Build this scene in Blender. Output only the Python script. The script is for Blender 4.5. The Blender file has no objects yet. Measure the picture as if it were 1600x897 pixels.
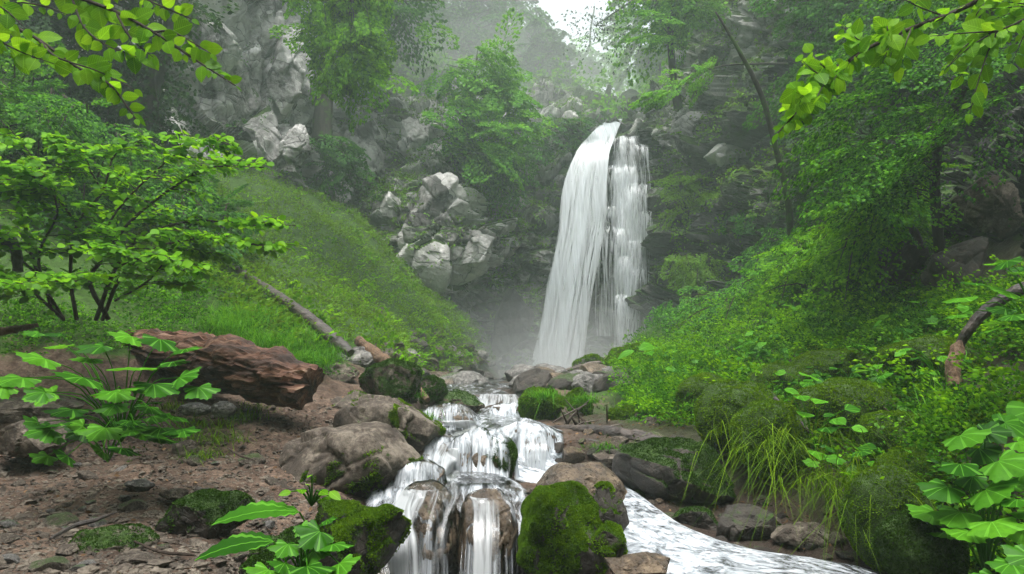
import bpy, bmesh, math, random
import numpy as np
from mathutils import Vector
from mathutils.bvhtree import BVHTree

rng = np.random.default_rng(7)
random.seed(7)
SC = bpy.context.scene
COL = SC.collection

# ------------------------------------------------------------------ camera
FPX, HORIZ = 1067.0, 590.0
TH = math.atan((HORIZ - 448.5) / FPX)
CH = 1.5
cam_d = bpy.data.cameras.new('camera'); cam = bpy.data.objects.new('camera', cam_d); COL.objects.link(cam)
cam.location = (0, 0, CH); cam.rotation_euler = (math.pi / 2 + TH, 0, 0)
cam_d.sensor_width = 36; cam_d.lens = 36 * FPX / 1600; cam_d.clip_end = 1000; cam_d.clip_start = 0.05
SC.camera = cam


def W(u, v, d):
    """world point of the photograph's pixel (u, v) lying d metres up the gorge"""
    u, v, d = np.broadcast_arrays(np.asarray(u, float), np.asarray(v, float), np.asarray(d, float))
    cx, cy = (u - 800) / FPX, (448.5 - v) / FPX
    y = math.cos(TH) - math.sin(TH) * cy
    z = math.sin(TH) + math.cos(TH) * cy
    return np.stack([cx / y * d, d, z / y * d + CH], -1)


def PX(P):
    P = np.asarray(P, float); X, Y, Z = P[..., 0], P[..., 1], P[..., 2] - CH
    f = Y * math.cos(TH) + Z * math.sin(TH); up = -Y * math.sin(TH) + Z * math.cos(TH)
    f = np.maximum(f, 1e-3)
    return 800 + FPX * X / f, 448.5 - FPX * up / f


# ------------------------------------------------------------------ noise
def _h(ix, iy, iz, s):
    n = (ix * 374761393 + iy * 668265263 + iz * 1440662683 + s * 987643219) & 0xffffffff
    n = ((n ^ (n >> 13)) * 1274126177) & 0xffffffff
    n = ((n ^ (n >> 15)) * 668265263) & 0xffffffff
    return (n ^ (n >> 16)) / 4294967296.0


def vnoise(p, s=0):
    i = np.floor(p).astype(np.int64); f = p - i; f = f * f * (3 - 2 * f)
    r = 0
    for a in (0, 1):
        for b in (0, 1):
            for c in (0, 1):
                w = (f[..., 0] if a else 1 - f[..., 0]) * (f[..., 1] if b else 1 - f[..., 1]) * (f[..., 2] if c else 1 - f[..., 2])
                r = r + w * _h(i[..., 0] + a, i[..., 1] + b, i[..., 2] + c, s)
    return r * 2 - 1


def fbm(p, o=4, s=0, g=.5):
    r = 0; a = 1; t = 0
    for k in range(o):
        r = r + a * vnoise(p * 2 ** k + 17.3 * k, s + k); t += a; a *= g
    return r / t


def facets(p, s=0, tilt=.8):
    """fractured blocks: every cell is its own tilted plane; returns offset (-1..1) and crack closeness"""
    i = np.floor(p).astype(np.int64)
    f1 = np.full(p.shape[:-1], 9.); f2 = f1.copy(); out = np.zeros(p.shape[:-1])
    for a in (-1, 0, 1):
        for b in (-1, 0, 1):
            for c in (-1, 0, 1):
                j = (i[..., 0] + a, i[..., 1] + b, i[..., 2] + c)
                q = np.stack([j[k] + _h(*j, s + k) for k in range(3)], -1)
                dv = p - q; d = np.sqrt((dv ** 2).sum(-1))
                o = (_h(*j, s + 5) - .5) * 1.3 + tilt * sum(dv[..., k] * (_h(*j, s + 6 + k) - .5) * 2 for k in range(3))
                m = d < f1
                f2 = np.where(m, f1, np.minimum(f2, d)); out = np.where(m, o, out); f1 = np.where(m, d, f1)
    return out, np.clip((f2 - f1) / .12, 0, 1)


def sstep(a, b, x):
    t = np.clip((x - a) / (b - a), 0, 1); return t * t * (3 - 2 * t)


# ------------------------------------------------------------------ mesh + object helpers
def np_mesh(name, V, F, mat=None, parent=None, attrs=None, uv=None, smooth=False):
    V = np.asarray(V, np.float32).reshape(-1, 3); F = np.asarray(F, np.int32)
    k = F.shape[1]; m = bpy.data.meshes.new(name)
    m.vertices.add(len(V)); m.vertices.foreach_set('co', V.ravel())
    m.loops.add(F.size); m.loops.foreach_set('vertex_index', F.ravel())
    m.polygons.add(len(F)); m.polygons.foreach_set('loop_start', np.arange(len(F), dtype=np.int32) * k)
    m.polygons.foreach_set('loop_total', np.full(len(F), k, np.int32))
    m.polygons.foreach_set('use_smooth', np.full(len(F), smooth, bool))
    for an, av in (attrs or {}).items():
        a = m.attributes.new(an, 'FLOAT', 'POINT'); a.data.foreach_set('value', np.asarray(av, np.float32).ravel())
    if uv is not None:
        l = m.uv_layers.new(name='UVMap'); l.data.foreach_set('uv', np.asarray(uv, np.float32)[F.ravel()].ravel())
    m.update(calc_edges=True)
    if mat: m.materials.append(mat)
    o = bpy.data.objects.new(name, m); COL.objects.link(o)
    if parent: o.parent = parent
    return o


def tag(o, label=None, cat=None, group=None, kind=None):
    if label: o['label'] = label
    if cat: o['category'] = cat
    if group: o['group'] = group
    if kind: o['kind'] = kind
    return o


def empty(name, loc, label, cat, group=None):
    o = bpy.data.objects.new(name, None); COL.objects.link(o); o.location = tuple(float(c) for c in loc)
    o.empty_display_size = .2
    return tag(o, label, cat, group)


def copy_tree(o, parent=None):
    c = o.copy(); COL.objects.link(c)
    if parent: c.parent = parent
    for ch in list(o.children): copy_tree(ch, c)
    return c


def nrm(a):
    return a / np.maximum(np.linalg.norm(a, axis=-1, keepdims=True), 1e-9)


def grid_faces(n, m):
    a = np.arange(n * m).reshape(n, m)
    return np.stack([a[:-1, :-1], a[:-1, 1:], a[1:, 1:], a[1:, :-1]], -1).reshape(-1, 4)


def cr(pts, n):
    """Catmull-Rom resample along axis 0"""
    pts = np.asarray(pts, float); P = np.concatenate([2 * pts[:1] - pts[1:2], pts, 2 * pts[-1:] - pts[-2:-1]])
    t = np.linspace(0, len(pts) - 1 - 1e-6, n); i = t.astype(int); f = (t - i).reshape((-1,) + (1,) * (pts.ndim - 1))
    p0, p1, p2, p3 = P[i], P[i + 1], P[i + 2], P[i + 3]
    return .5 * (2 * p1 + (p2 - p0) * f + (2 * p0 - 5 * p1 + 4 * p2 - p3) * f ** 2 + (3 * p1 - p0 - 3 * p2 + p3) * f ** 3)


def grid_normals(P):
    du = np.gradient(P, axis=0); dv = np.gradient(P, axis=1)
    return nrm(np.cross(du, dv))


def tube(pts, rad, k=8, rough=0., seed=0, n=None, cap=True, twist=0):
    pts = np.asarray(pts, float); rad = np.asarray(rad, float) * np.ones(len(pts))
    if n:
        rad = cr(rad[:, None], n)[:, 0]; pts = cr(pts, n)
    t = nrm(np.gradient(pts, axis=0)); ref = np.array([0, 0, 1.]) if abs(t[0][2]) < .9 else np.array([1., 0, 0])
    s = nrm(np.cross(t, ref)); u = np.cross(s, t)
    a = np.linspace(0, 2 * math.pi, k, endpoint=False)
    ring = np.cos(a)[None, :, None] * s[:, None] + np.sin(a)[None, :, None] * u[:, None]
    V = pts[:, None] + ring * rad[:, None, None]
    if rough:
        nz = fbm(np.concatenate([V / (np.mean(rad) * 1.2)], -1) * np.array([1, 1, 1.]), 3, seed)
        V = V + ring * (nz * rough * rad[:, None])[..., None]
    m = len(pts); idx = np.arange(m * k).reshape(m, k)
    F = np.stack([idx[:-1], np.roll(idx[:-1], -1, 1), np.roll(idx[1:], -1, 1), idx[1:]], -1).reshape(-1, 4)
    V = V.reshape(-1, 3)
    if cap:
        c = len(V); V = np.concatenate([V, pts[:1], pts[-1:]])
        r0, r1 = idx[0], idx[-1]
        F = np.concatenate([F, np.stack([np.roll(r0, -1), r0, np.full(k, c), np.full(k, c)], -1)[:, :4],
                            np.stack([r1, np.roll(r1, -1), np.full(k, c + 1), np.full(k, c + 1)], -1)])
        # degenerate quads -> keep as quads with a doubled centre vertex split
        V = np.concatenate([V, V[c:c + 2] + 1e-5]); q = len(V)
        F[-2 * k:-k, 3] = q - 2; F[-k:, 3] = q - 1
    return V, F


def join(parts):
    Vs, Fs, o = [], [], 0
    for V, F in parts:
        Vs.append(V); Fs.append(F + o); o += len(V)
    return np.concatenate(Vs), np.concatenate(Fs)


# ------------------------------------------------------------------ leaves
def T_diamond():
    V = np.array([[0, 0, 0], [.5, .33, .07], [1, 0, -.06], [.45, -.33, .07]])
    return V, np.array([[0, 1, 2, 3]]) [:, ::-1]


def T_oval(wd=.32, n=4, serr=0., fold=.12, droop=.18, ripple=0.):
    V, F = [], []
    ts = np.linspace(0, 1, n + 1)
    for t in ts:
        w = wd * math.sin(math.pi * t ** .8) ** .75 if 0 < t < 1 else .0
        if 0 < t < 1: w *= 1 + serr * (1 if int(round(t * n)) % 2 else -1)
        z = -droop * t * t
        rp = ripple * (1 if int(round(t * n)) % 2 else -1); V += [[t, w, z + fold * w + rp], [t, 0, z + rp * .3], [t, -w, z + fold * w + rp]]
    for i in range(n):
        a = 3 * i
        F += [[a, a + 1, a + 4, a + 3], [a + 1, a + 2, a + 5, a + 4]]
    return np.array(V, float), np.array(F)[:, ::-1]


def T_lobed(lobes=5, depth=.42, pts=44, droop=.2, serr=.05):
    """palmate, maple-like leaf; the stalk joins at the origin"""
    a = np.linspace(-math.pi * .87, math.pi * .87, pts)
    sp = 2 * math.pi * .87 / lobes
    ph = ((a + math.pi * .87) / sp) % 1 - .5
    r = (1 - depth) + depth * np.clip(1 - np.abs(ph) * 2, 0, 1) ** .8
    r *= .55 + .45 * np.cos(a * .52) ** 1.2
    r *= 1 + serr * np.where(np.arange(pts) % 2, 1, -1)
    V = [[0.02, 0, 0]]
    for k, q in ((1, .5), (2, 1.)):
        x, y = np.cos(a) * r * q * .8 + .15 * q, np.sin(a) * r * q * .85
        z = -droop * (x * x + y * y) + .05 * q * np.cos(ph * 2 * math.pi)
        V += np.stack([x, y, z], -1).tolist()
    F = []
    for i in range(pts - 1):
        F += [[0, 1 + i, 2 + i, 2 + i] if False else [1 + i, 1 + pts + i, 2 + pts + i, 2 + i]]
    for i in range(0, pts - 2, 2):
        F += [[0, 1 + i, 2 + i, 3 + i]]
    return np.array(V, float), np.array(F)


def leaf_geo(T, pos, d, n, size, wvar=.15):
    TV, TF = T
    d = nrm(d); y = nrm(np.cross(n, d)); z = np.cross(d, y)
    N = len(pos); size = np.broadcast_to(size, (N,))
    ws = 1 + wvar * (rng.random(N) * 2 - 1)
    V = pos[:, None] + size[:, None, None] * (TV[None, :, 0:1] * d[:, None] + (TV[None, :, 1:2] * ws[:, None, None]) * y[:, None] + TV[None, :, 2:3] * z[:, None])
    F = (TF[None] + (np.arange(N) * len(TV))[:, None, None]).reshape(-1, TF.shape[1])
    r = np.repeat(rng.random(N), len(TV))
    uv = np.tile(TV[:, :2], (N, 1))
    return V.reshape(-1, 3), F, r, uv


def leaves(name, T, pos, d, n, size, mat, parent=None, wvar=.15, smooth=False, off=None):
    V, F, r, uv = leaf_geo(T, pos, d, n, size, wvar)
    if parent is not None and off is None: V = V - np.array(parent.location)
    return np_mesh(name, V, F, mat, parent, {'rnd': r}, uv, smooth)


def blades(base, az, tilt, length, width, droop, k=4):
    """grass blades; returns V, F, rnd, uv"""
    N = len(base); h = np.stack([np.cos(az), np.sin(az), np.zeros(N)], -1); side = np.stack([-np.sin(az), np.cos(az), np.zeros(N)], -1)
    t = np.linspace(0, 1, k + 1)[None, :]
    L = length[:, None]; hor = L * (np.sin(tilt)[:, None] * t + droop[:, None] * t ** 2 * .7)
    ver = L * (np.cos(tilt)[:, None] * t - droop[:, None] * t ** 2 * .9)
    c = base[:, None] + h[:, None] * hor[..., None] + np.array([0, 0, 1.]) * ver[..., None]
    w = (width[:, None] * (1 - t ** 1.5) * .5 + width[:, None] * .04)[..., None]
    V = np.stack([c - side[:, None] * w, c + side[:, None] * w], 2).reshape(N, -1, 3)
    q = np.array([[2 * i, 2 * i + 1, 2 * i + 3, 2 * i + 2] for i in range(k)])
    F = (q[None] + (np.arange(N) * 2 * (k + 1))[:, None, None]).reshape(-1, 4)
    uv = np.tile(np.stack([np.repeat(t[0], 2), np.tile([0, 1], k + 1)], -1), (N, 1))
    return V.reshape(-1, 3), F, np.repeat(rng.random(N), 2 * (k + 1)), uv


UP = np.array([0, 0, 1.])


def boughs(O, D, L, wid, per, size, rise=.1, droop=.35, slots=9, jit=.03, flat=1.0, s0=.12, tip=.35):
    """flat sprays of leaves along many boughs at once; returns pos, dir, normal, size, stems(list of polylines (B,5,3))"""
    O, D = np.asarray(O, float), nrm(np.asarray(D, float)); B = len(O); L = np.broadcast_to(L, (B,)).astype(float)
    side = nrm(np.cross(D, UP) + 1e-6)
    upv = nrm(np.cross(side, D))
    rr = rise + .15 * rng.standard_normal(B); dd = droop * (1 + .4 * rng.standard_normal(B))
    roll = .35 * rng.standard_normal(B)[:, None] * flat
    side2 = side * np.cos(roll) + upv * np.sin(roll)

    def C(b, s):
        return O[b] + D[b] * (L[b] * s)[:, None] + UP * (L[b] * (rr[b] * s - dd[b] * s * s))[:, None]
    b = np.repeat(np.arange(B), per)
    sl = rng.integers(0, slots, len(b)); sg = rng.choice([-1, 1], len(b)); q = np.sqrt(rng.random(len(b)))
    sbase = s0 + (1 - s0) * (sl + .5 * (sg > 0)) / slots
    prof = wid * np.sin(np.clip(np.pi * (sbase * .85 + .12), 0, np.pi)) ** .8 + .08
    wl = q * prof * L[b]
    s = np.clip(sbase + q * tip * prof, 0, 1.15)
    pos = C(b, s) + side2[b] * (sg * wl)[:, None] - UP * (wl ** 2 / np.maximum(L[b], .01) * .35)[:, None]
    pos += rng.standard_normal(pos.shape) * jit * L[b][:, None] * .5
    tg = D[b] + UP * ((rr[b] - 2 * dd[b] * s))[:, None]
    d = tg * (.6 + .5 * rng.random(len(b)))[:, None] + side2[b] * (sg * (.3 + 1.1 * rng.random(len(b))) * rng.choice([1, 1, 1, -.6], len(b)))[:, None] - UP * (.25 * rng.random(len(b)))[:, None]
    n = np.cross(nrm(side2[b]), nrm(D[b])) ; n = np.where(n[:, 2:3] < 0, -n, n)
    n = n + rng.standard_normal(n.shape) * .33
    sz = size * (.6 + .6 * rng.random(len(b)))
    ss = np.linspace(0, 1, 5); stems = np.stack([C(np.arange(B), np.full(B, x)) for x in ss], 1)
    return pos, d, n, sz, stems


def stem_tubes(stems, r0, k=3):
    """low-sided tubes for many polylines (B,m,3)"""
    B, m, _ = stems.shape; t = nrm(np.gradient(stems, axis=1)); s = nrm(np.cross(t, UP) + 1e-6); u = np.cross(s, t)
    a = np.linspace(0, 2 * math.pi, k, endpoint=False)
    r = (np.broadcast_to(r0, (B,))[:, None] * np.linspace(1, .2, m)[None])[..., None, None]
    V = stems[:, :, None] + r * (np.cos(a)[None, None, :, None] * s[:, :, None] + np.sin(a)[None, None, :, None] * u[:, :, None])
    i = np.arange(m * k).reshape(m, k)
    F = np.stack([i[:-1], np.roll(i[:-1], -1, 1), np.roll(i[1:], -1, 1), i[1:]], -1).reshape(-1, 4)
    F = (F[None] + (np.arange(B) * m * k)[:, None, None]).reshape(-1, 4)
    return V.reshape(-1, 3), F

# ------------------------------------------------------------------ materials
def N(t, typ, loc=(0, 0), **kw):
    n = t.nodes.new(typ)
    for k, v in kw.items():
        if k.startswith('i_'):
            n.inputs[k[2:].replace('_', ' ')].default_value = v
        else: setattr(n, k, v)
    return n


def new_mat(name):
    m = bpy.data.materials.new(name); m.use_nodes = True; t = m.node_tree; t.nodes.clear()
    out = t.nodes.new('ShaderNodeOutputMaterial'); return m, t, out


def ramp(t, fac, stops):
    r = t.nodes.new('ShaderNodeValToRGB'); e = r.color_ramp.elements
    while len(e) < len(stops): e.new(.5)
    for x, (p, c) in zip(e, stops): x.position = p; x.color = (*c, 1) if len(c) == 3 else c
    t.links.new(fac, r.inputs[0]); return r.outputs[0]


def noise(t, vec, scale, detail=5, rough=.6, dist=0.):
    n = N(t, 'ShaderNodeTexNoise'); n.inputs['Scale'].default_value = scale; n.inputs['Detail'].default_value = detail
    n.inputs['Roughness'].default_value = rough; n.inputs['Distortion'].default_value = dist
    if vec is not None: t.links.new(vec, n.inputs['Vector'])
    return n.outputs['Fac']


def mixc(t, fac, a, b):
    m = N(t, 'ShaderNodeMix', data_type='RGBA')
    for s, i in ((fac, 0), (a, 6), (b, 7)):
        if hasattr(s, 'type') and hasattr(s, 'links'): t.links.new(s, m.inputs[i])
        else: m.inputs[i].default_value = s if i == 0 else (*s, 1)
    return m.outputs[2]


def math_(t, op, a, b=None, c=None, clamp=False):
    m = N(t, 'ShaderNodeMath', operation=op); m.use_clamp = clamp
    for i, s in enumerate((a, b, c)):
        if s is None: continue
        if hasattr(s, 'links'): t.links.new(s, m.inputs[i])
        else: m.inputs[i].default_value = s
    return m.outputs[0]


def attr(t, name):
    return N(t, 'ShaderNodeAttribute', attribute_name=name).outputs['Fac']


def bump(t, h, strength, dist, normal=None):
    b = N(t, 'ShaderNodeBump'); b.inputs['Strength'].default_value = strength; b.inputs['Distance'].default_value = dist
    t.links.new(h, b.inputs['Height'])
    if normal: t.links.new(normal, b.inputs['Normal'])
    return b.outputs[0]


def leaf_mat(name, cols, trans=.4, rough=.45, veins=0, scale=1.5, spec=.14):
    m, t, out = new_mat(name)
    g = N(t, 'ShaderNodeNewGeometry').outputs['Position']
    f = math_(t, 'ADD', math_(t, 'MULTIPLY', attr(t, 'rnd'), .55), math_(t, 'MULTIPLY', noise(t, g, scale, 3), .45))
    c = ramp(t, f, [(i / (len(cols) - 1) * .6 + .2, x) for i, x in enumerate(cols)])
    if veins:
        uv = N(t, 'ShaderNodeSeparateXYZ'); t.links.new(N(t, 'ShaderNodeUVMap').outputs[0], uv.inputs[0])
        ay = math_(t, 'ABSOLUTE', uv.outputs[1])
        mid = math_(t, 'LESS_THAN', ay, .012)
        if veins == 1:
            w = math_(t, 'FRACT', math_(t, 'MULTIPLY', math_(t, 'SUBTRACT', uv.outputs[0], math_(t, 'MULTIPLY', ay, .9)), 9.))
        else:
            at = math_(t, 'ARCTAN2', uv.outputs[1], math_(t, 'ADD', uv.outputs[0], .02))
            w = math_(t, 'FRACT', math_(t, 'ADD', math_(t, 'MULTIPLY', at, 5 / (2 * math.pi * .87)), .5 - .06))
        li = math_(t, 'LESS_THAN', w, .12)
        vv = math_(t, 'MAXIMUM', mid, li)
        c = mixc(t, math_(t, 'MULTIPLY', ramp(t, noise(t, g, 30, 4, .7), [(.45, (0, 0, 0)), (.75, (1, 1, 1))]), .45), c, cols[0])
        c = mixc(t, math_(t, 'MULTIPLY', vv, .34), c, tuple(min(1, x * 1.9 + .03) for x in cols[-1]))
    d_ = N(t, 'ShaderNodeBsdfDiffuse'); t.links.new(c, d_.inputs['Color']); g_ = N(t, 'ShaderNodeBsdfGlossy'); g_.inputs['Roughness'].default_value = rough
    p = N(t, 'ShaderNodeMixShader'); p.inputs[0].default_value = spec * .1; t.links.new(d_.outputs[0], p.inputs[1]); t.links.new(g_.outputs[0], p.inputs[2])
    tr = N(t, 'ShaderNodeBsdfTranslucent')
    hs = N(t, 'ShaderNodeHueSaturation'); hs.inputs['Hue'].default_value = .485; hs.inputs['Value'].default_value = 1.5; t.links.new(c, hs.inputs['Color'])
    t.links.new(hs.outputs[0], tr.inputs[0])
    mx = N(t, 'ShaderNodeMixShader'); mx.inputs[0].default_value = trans
    t.links.new(p.outputs[0], mx.inputs[1]); t.links.new(tr.outputs[0], mx.inputs[2]); t.links.new(mx.outputs[0], out.inputs[0])
    return m


def rock_mat(name, stops, moss=((.012, .028, .004), (.05, .10, .012)), scale=1., wet=0., rough=.85, coords='Position', crack=.5, strata=0, far=False):
    m, t, out = new_mat(name)
    if coords == 'Position': g = N(t, 'ShaderNodeNewGeometry').outputs['Position']
    else: g = N(t, 'ShaderNodeTexCoord').outputs['Object']
    n1 = noise(t, g, 1.1 * scale, 8, .68, .4); n2 = noise(t, g, 9 * scale, 6, .7)
    f = math_(t, 'ADD', math_(t, 'MULTIPLY', n1, .62), math_(t, 'MULTIPLY', n2, .38))
    if far:  # each fractured block has its own tone
        wv = N(t, 'ShaderNodeVectorMath', operation='MULTIPLY_ADD'); wv.inputs[1].default_value = (1, 1, 1.5); wn = N(t, 'ShaderNodeTexNoise'); wn.inputs['Scale'].default_value = 1.2; wn.inputs['Detail'].default_value = 4
        t.links.new(g, wn.inputs['Vector']); t.links.new(g, wv.inputs[0]); t.links.new(wn.outputs['Color'], wv.inputs[2])
        vc = N(t, 'ShaderNodeTexVoronoi'); vc.inputs['Scale'].default_value = .9; t.links.new(wv.outputs[0], vc.inputs['Vector'])
        sx = N(t, 'ShaderNodeSeparateXYZ'); t.links.new(vc.outputs['Color'], sx.inputs[0])
        f = math_(t, 'ADD', math_(t, 'MULTIPLY', n1, .75), math_(t, 'ADD', math_(t, 'MULTIPLY', n2, .1), math_(t, 'MULTIPLY', sx.outputs[0], .15)))
    c = ramp(t, f, stops)
    # pale lichen blots
    li = ramp(t, noise(t, g, 4.2 * scale, 7, .75), [(.56, (0, 0, 0)), (.64, (1, 1, 1))])
    c = mixc(t, math_(t, 'MULTIPLY', li, .35), c, tuple(min(1, x * 1.5 + .02) for x in stops[-1][1]))
    # fracture lines
    vo = N(t, 'ShaderNodeTexVoronoi', feature='DISTANCE_TO_EDGE'); vo.inputs['Scale'].default_value = 2.2 * scale
    mp = N(t, 'ShaderNodeVectorMath', operation='MULTIPLY_ADD'); mp.inputs[1].default_value = (1, 1, 1.9 if not strata else 3.5)
    nz = N(t, 'ShaderNodeTexNoise'); nz.inputs['Scale'].default_value = 2.5 * scale; t.links.new(g, nz.inputs['Vector'])
    sc_ = N(t, 'ShaderNodeVectorMath', operation='SCALE'); sc_.inputs['Scale'].default_value = .6; t.links.new(nz.outputs['Color'], sc_.inputs[0])
    t.links.new(g, mp.inputs[0]); t.links.new(sc_.outputs[0], mp.inputs[2]); t.links.new(mp.outputs[0], vo.inputs['Vector'])
    ck = ramp(t, vo.outputs['Distance'], [(0, (1, 1, 1)), (.022 if far else .035, (0, 0, 0))])
    ck = math_(t, 'MULTIPLY', ck, ramp(t, noise(t, g, 1.3 * scale, 4, .6), [(.42, (.1, .1, .1)), (.58, (1, 1, 1))]))
    c = mixc(t, math_(t, 'MULTIPLY', ck, crack), c, tuple(x * .3 for x in stops[0][1]))
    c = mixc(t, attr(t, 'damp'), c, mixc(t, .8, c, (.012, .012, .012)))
    # moss
    mo = attr(t, 'moss')
    mf = math_(t, 'ADD', mo, math_(t, 'MULTIPLY', math_(t, 'SUBTRACT', noise(t, g, (1.6 if far else 6) * scale, 6, .6), .5), 1.3))
    mf = ramp(t, mf, [(.42, (0, 0, 0)), (.58, (1, 1, 1))])
    mc = ramp(t, noise(t, g, 14 * scale, 5, .7), [(.3, moss[0]), (.7, moss[1])])
    c = mixc(t, mf, c, mc)
    p = N(t, 'ShaderNodeBsdfPrincipled'); t.links.new(c, p.inputs['Base Color'])
    r = math_(t, 'ADD', math_(t, 'MULTIPLY', n2, .3 + wet * .25), rough - .2 - wet * .62)
    r = math_(t, 'MAXIMUM', r, math_(t, 'MULTIPLY', mf, .95)); t.links.new(r, p.inputs['Roughness'])
    p.inputs['Specular IOR Level'].default_value = .35 + .3 * wet
    h = math_(t, 'SUBTRACT', math_(t, 'ADD', math_(t, 'MULTIPLY', n2, .6), noise(t, g, (6 if far else 30) * scale, 6, .6 if far else .75)), math_(t, 'MULTIPLY', ck, .5))
    t.links.new(bump(t, h, .6 if far else .75, (.12 if far else .05) / scale), p.inputs['Normal'])
    t.links.new(p.outputs[0], out.inputs[0]); return m


M = {}
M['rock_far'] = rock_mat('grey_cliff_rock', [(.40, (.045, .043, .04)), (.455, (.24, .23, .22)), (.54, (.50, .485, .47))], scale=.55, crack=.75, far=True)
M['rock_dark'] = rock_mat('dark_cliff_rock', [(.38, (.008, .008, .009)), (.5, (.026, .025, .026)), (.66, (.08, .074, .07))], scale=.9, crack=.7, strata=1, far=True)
M['rock_brown'] = rock_mat('brown_boulder', [(.36, (.022, .016, .012)), (.49, (.065, .05, .038)), (.60, (.19, .16, .125))], scale=4.4, coords='Object', crack=.5)
M['rock_grey'] = rock_mat('grey_boulder', [(.36, (.035, .033, .03)), (.49, (.10, .095, .088)), (.60, (.27, .255, .235))], scale=3.5, coords='Object', crack=.5)
M['rock_wet'] = rock_mat('wet_boulder', [(.36, (.018, .012, .007)), (.5, (.07, .046, .026)), (.62, (.22, .16, .10))], scale=4.5, coords='Object', wet=1., crack=.2)
M['rock_black'] = rock_mat('dark_damp_boulder', [(.3, (.012, .010, .009)), (.5, (.035, .028, .022)), (.7, (.09, .07, .055))], scale=2.5, coords='Object', wet=.4, crack=.2)
M['leaf_near'] = leaf_mat('bright_beech_leaf', [(.05, .16, .003), (.11, .29, .005), (.19, .40, .008)], trans=.5, veins=1)
M['leaf_maple'] = leaf_mat('broad_lobed_leaf', [(.012, .065, .003), (.04, .16, .007), (.09, .28, .012)], trans=.38, veins=2, rough=.45)
M['leaf_shrub'] = leaf_mat('shrub_leaf', [(.03, .11, .002), (.09, .26, .004), (.17, .40, .006)], trans=.45)
M['leaf_tree'] = leaf_mat('tree_leaf', [(.014, .06, .008), (.035, .13, .014), (.07, .22, .018)], trans=.4, scale=.6)
M['leaf_pale'] = leaf_mat('pale_tree_leaf', [(.04, .15, .01), (.085, .26, .016), (.15, .38, .022)], trans=.5, scale=.6)
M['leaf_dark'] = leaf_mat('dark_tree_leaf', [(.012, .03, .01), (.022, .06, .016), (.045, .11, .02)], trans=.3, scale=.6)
M['leaf_bank'] = leaf_mat('bank_leaf', [(.007, .038, .003), (.032, .14, .006), (.11, .32, .012)], trans=.4, scale=1.2)
M['leaf_slope'] = leaf_mat('slope_leaf', [(.075, .12, .012), (.09, .21, .010), (.14, .31, .014)], trans=.35, scale=.8)
M['grass'] = leaf_mat('grass_blade', [(.02, .09, .003), (.05, .2, .006), (.12, .31, .012)], trans=.4, rough=.5, scale=2)
M['moss'] = leaf_mat('moss_frond', [(.02, .055, .001), (.07, .155, .003), (.15, .26, .006)], trans=.3, rough=.8, scale=5, spec=.1)
M['moss_dark'] = leaf_mat('dark_moss_frond', [(.010, .03, .003), (.025, .065, .005), (.05, .11, .01)], trans=.25, rough=.8, scale=5, spec=.1)


def bark_mat(name, stops, scale=6., stretch=(1, 1, .25), mossy=0., rough=.85, gloss=.3):
    m, t, out = new_mat(name)
    g = N(t, 'ShaderNodeTexCoord').outputs['Object']
    mp = N(t, 'ShaderNodeMapping'); mp.inputs['Scale'].default_value = stretch; t.links.new(g, mp.inputs[0])
    n1 = noise(t, mp.outputs[0], scale, 8, .7, .5); n2 = noise(t, mp.outputs[0], scale * 5, 6, .7)
    f = math_(t, 'ADD', math_(t, 'MULTIPLY', n1, .65), math_(t, 'MULTIPLY', n2, .35))
    c = ramp(t, f, stops)
    if mossy:
        mf = ramp(t, noise(t, g, 3, 5, .7), [(.62 - mossy * .3, (0, 0, 0)), (.7 - mossy * .3, (1, 1, 1))])
        c = mixc(t, mf, c, (.04, .08, .012))
    p = N(t, 'ShaderNodeBsdfPrincipled'); t.links.new(c, p.inputs['Base Color']); p.inputs['Roughness'].default_value = rough
    p.inputs['Specular IOR Level'].default_value = gloss
    t.links.new(bump(t, f, .9, .03), p.inputs['Normal']); t.links.new(p.outputs[0], out.inputs[0]); return m


M['bark'] = bark_mat('tree_bark', [(.3, (.012, .010, .008)), (.5, (.035, .03, .025)), (.7, (.08, .07, .058))], 3., mossy=.4)
M['twig'] = bark_mat('twig_bark', [(.3, (.012, .008, .006)), (.6, (.05, .035, .025))], 20.)
M['log_red'] = bark_mat('rotten_red_wood', [(.38, (.012, .008, .006)), (.48, (.055, .026, .017)), (.56, (.14, .062, .035)), (.66, (.30, .20, .14))], 11., (.16, .8, 1.), rough=.65)
M['log_dark'] = bark_mat('dark_wet_wood', [(.36, (.008, .006, .005)), (.5, (.028, .020, .016)), (.66, (.10, .075, .06))], 12., (.16, .8, 1.), rough=.5, gloss=.5)
M['log_grey'] = bark_mat('weathered_wood', [(.3, (.05, .04, .035)), (.5, (.14, .115, .1)), (.72, (.3, .26, .22))], 12., (.16, .8, 1.), rough=.6)
M['log_brown'] = bark_mat('brown_broken_wood', [(.35, (.025, .015, .009)), (.5, (.10, .06, .035)), (.68, (.24, .15, .09))], 12., (1, 1, .2), rough=.8)


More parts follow.
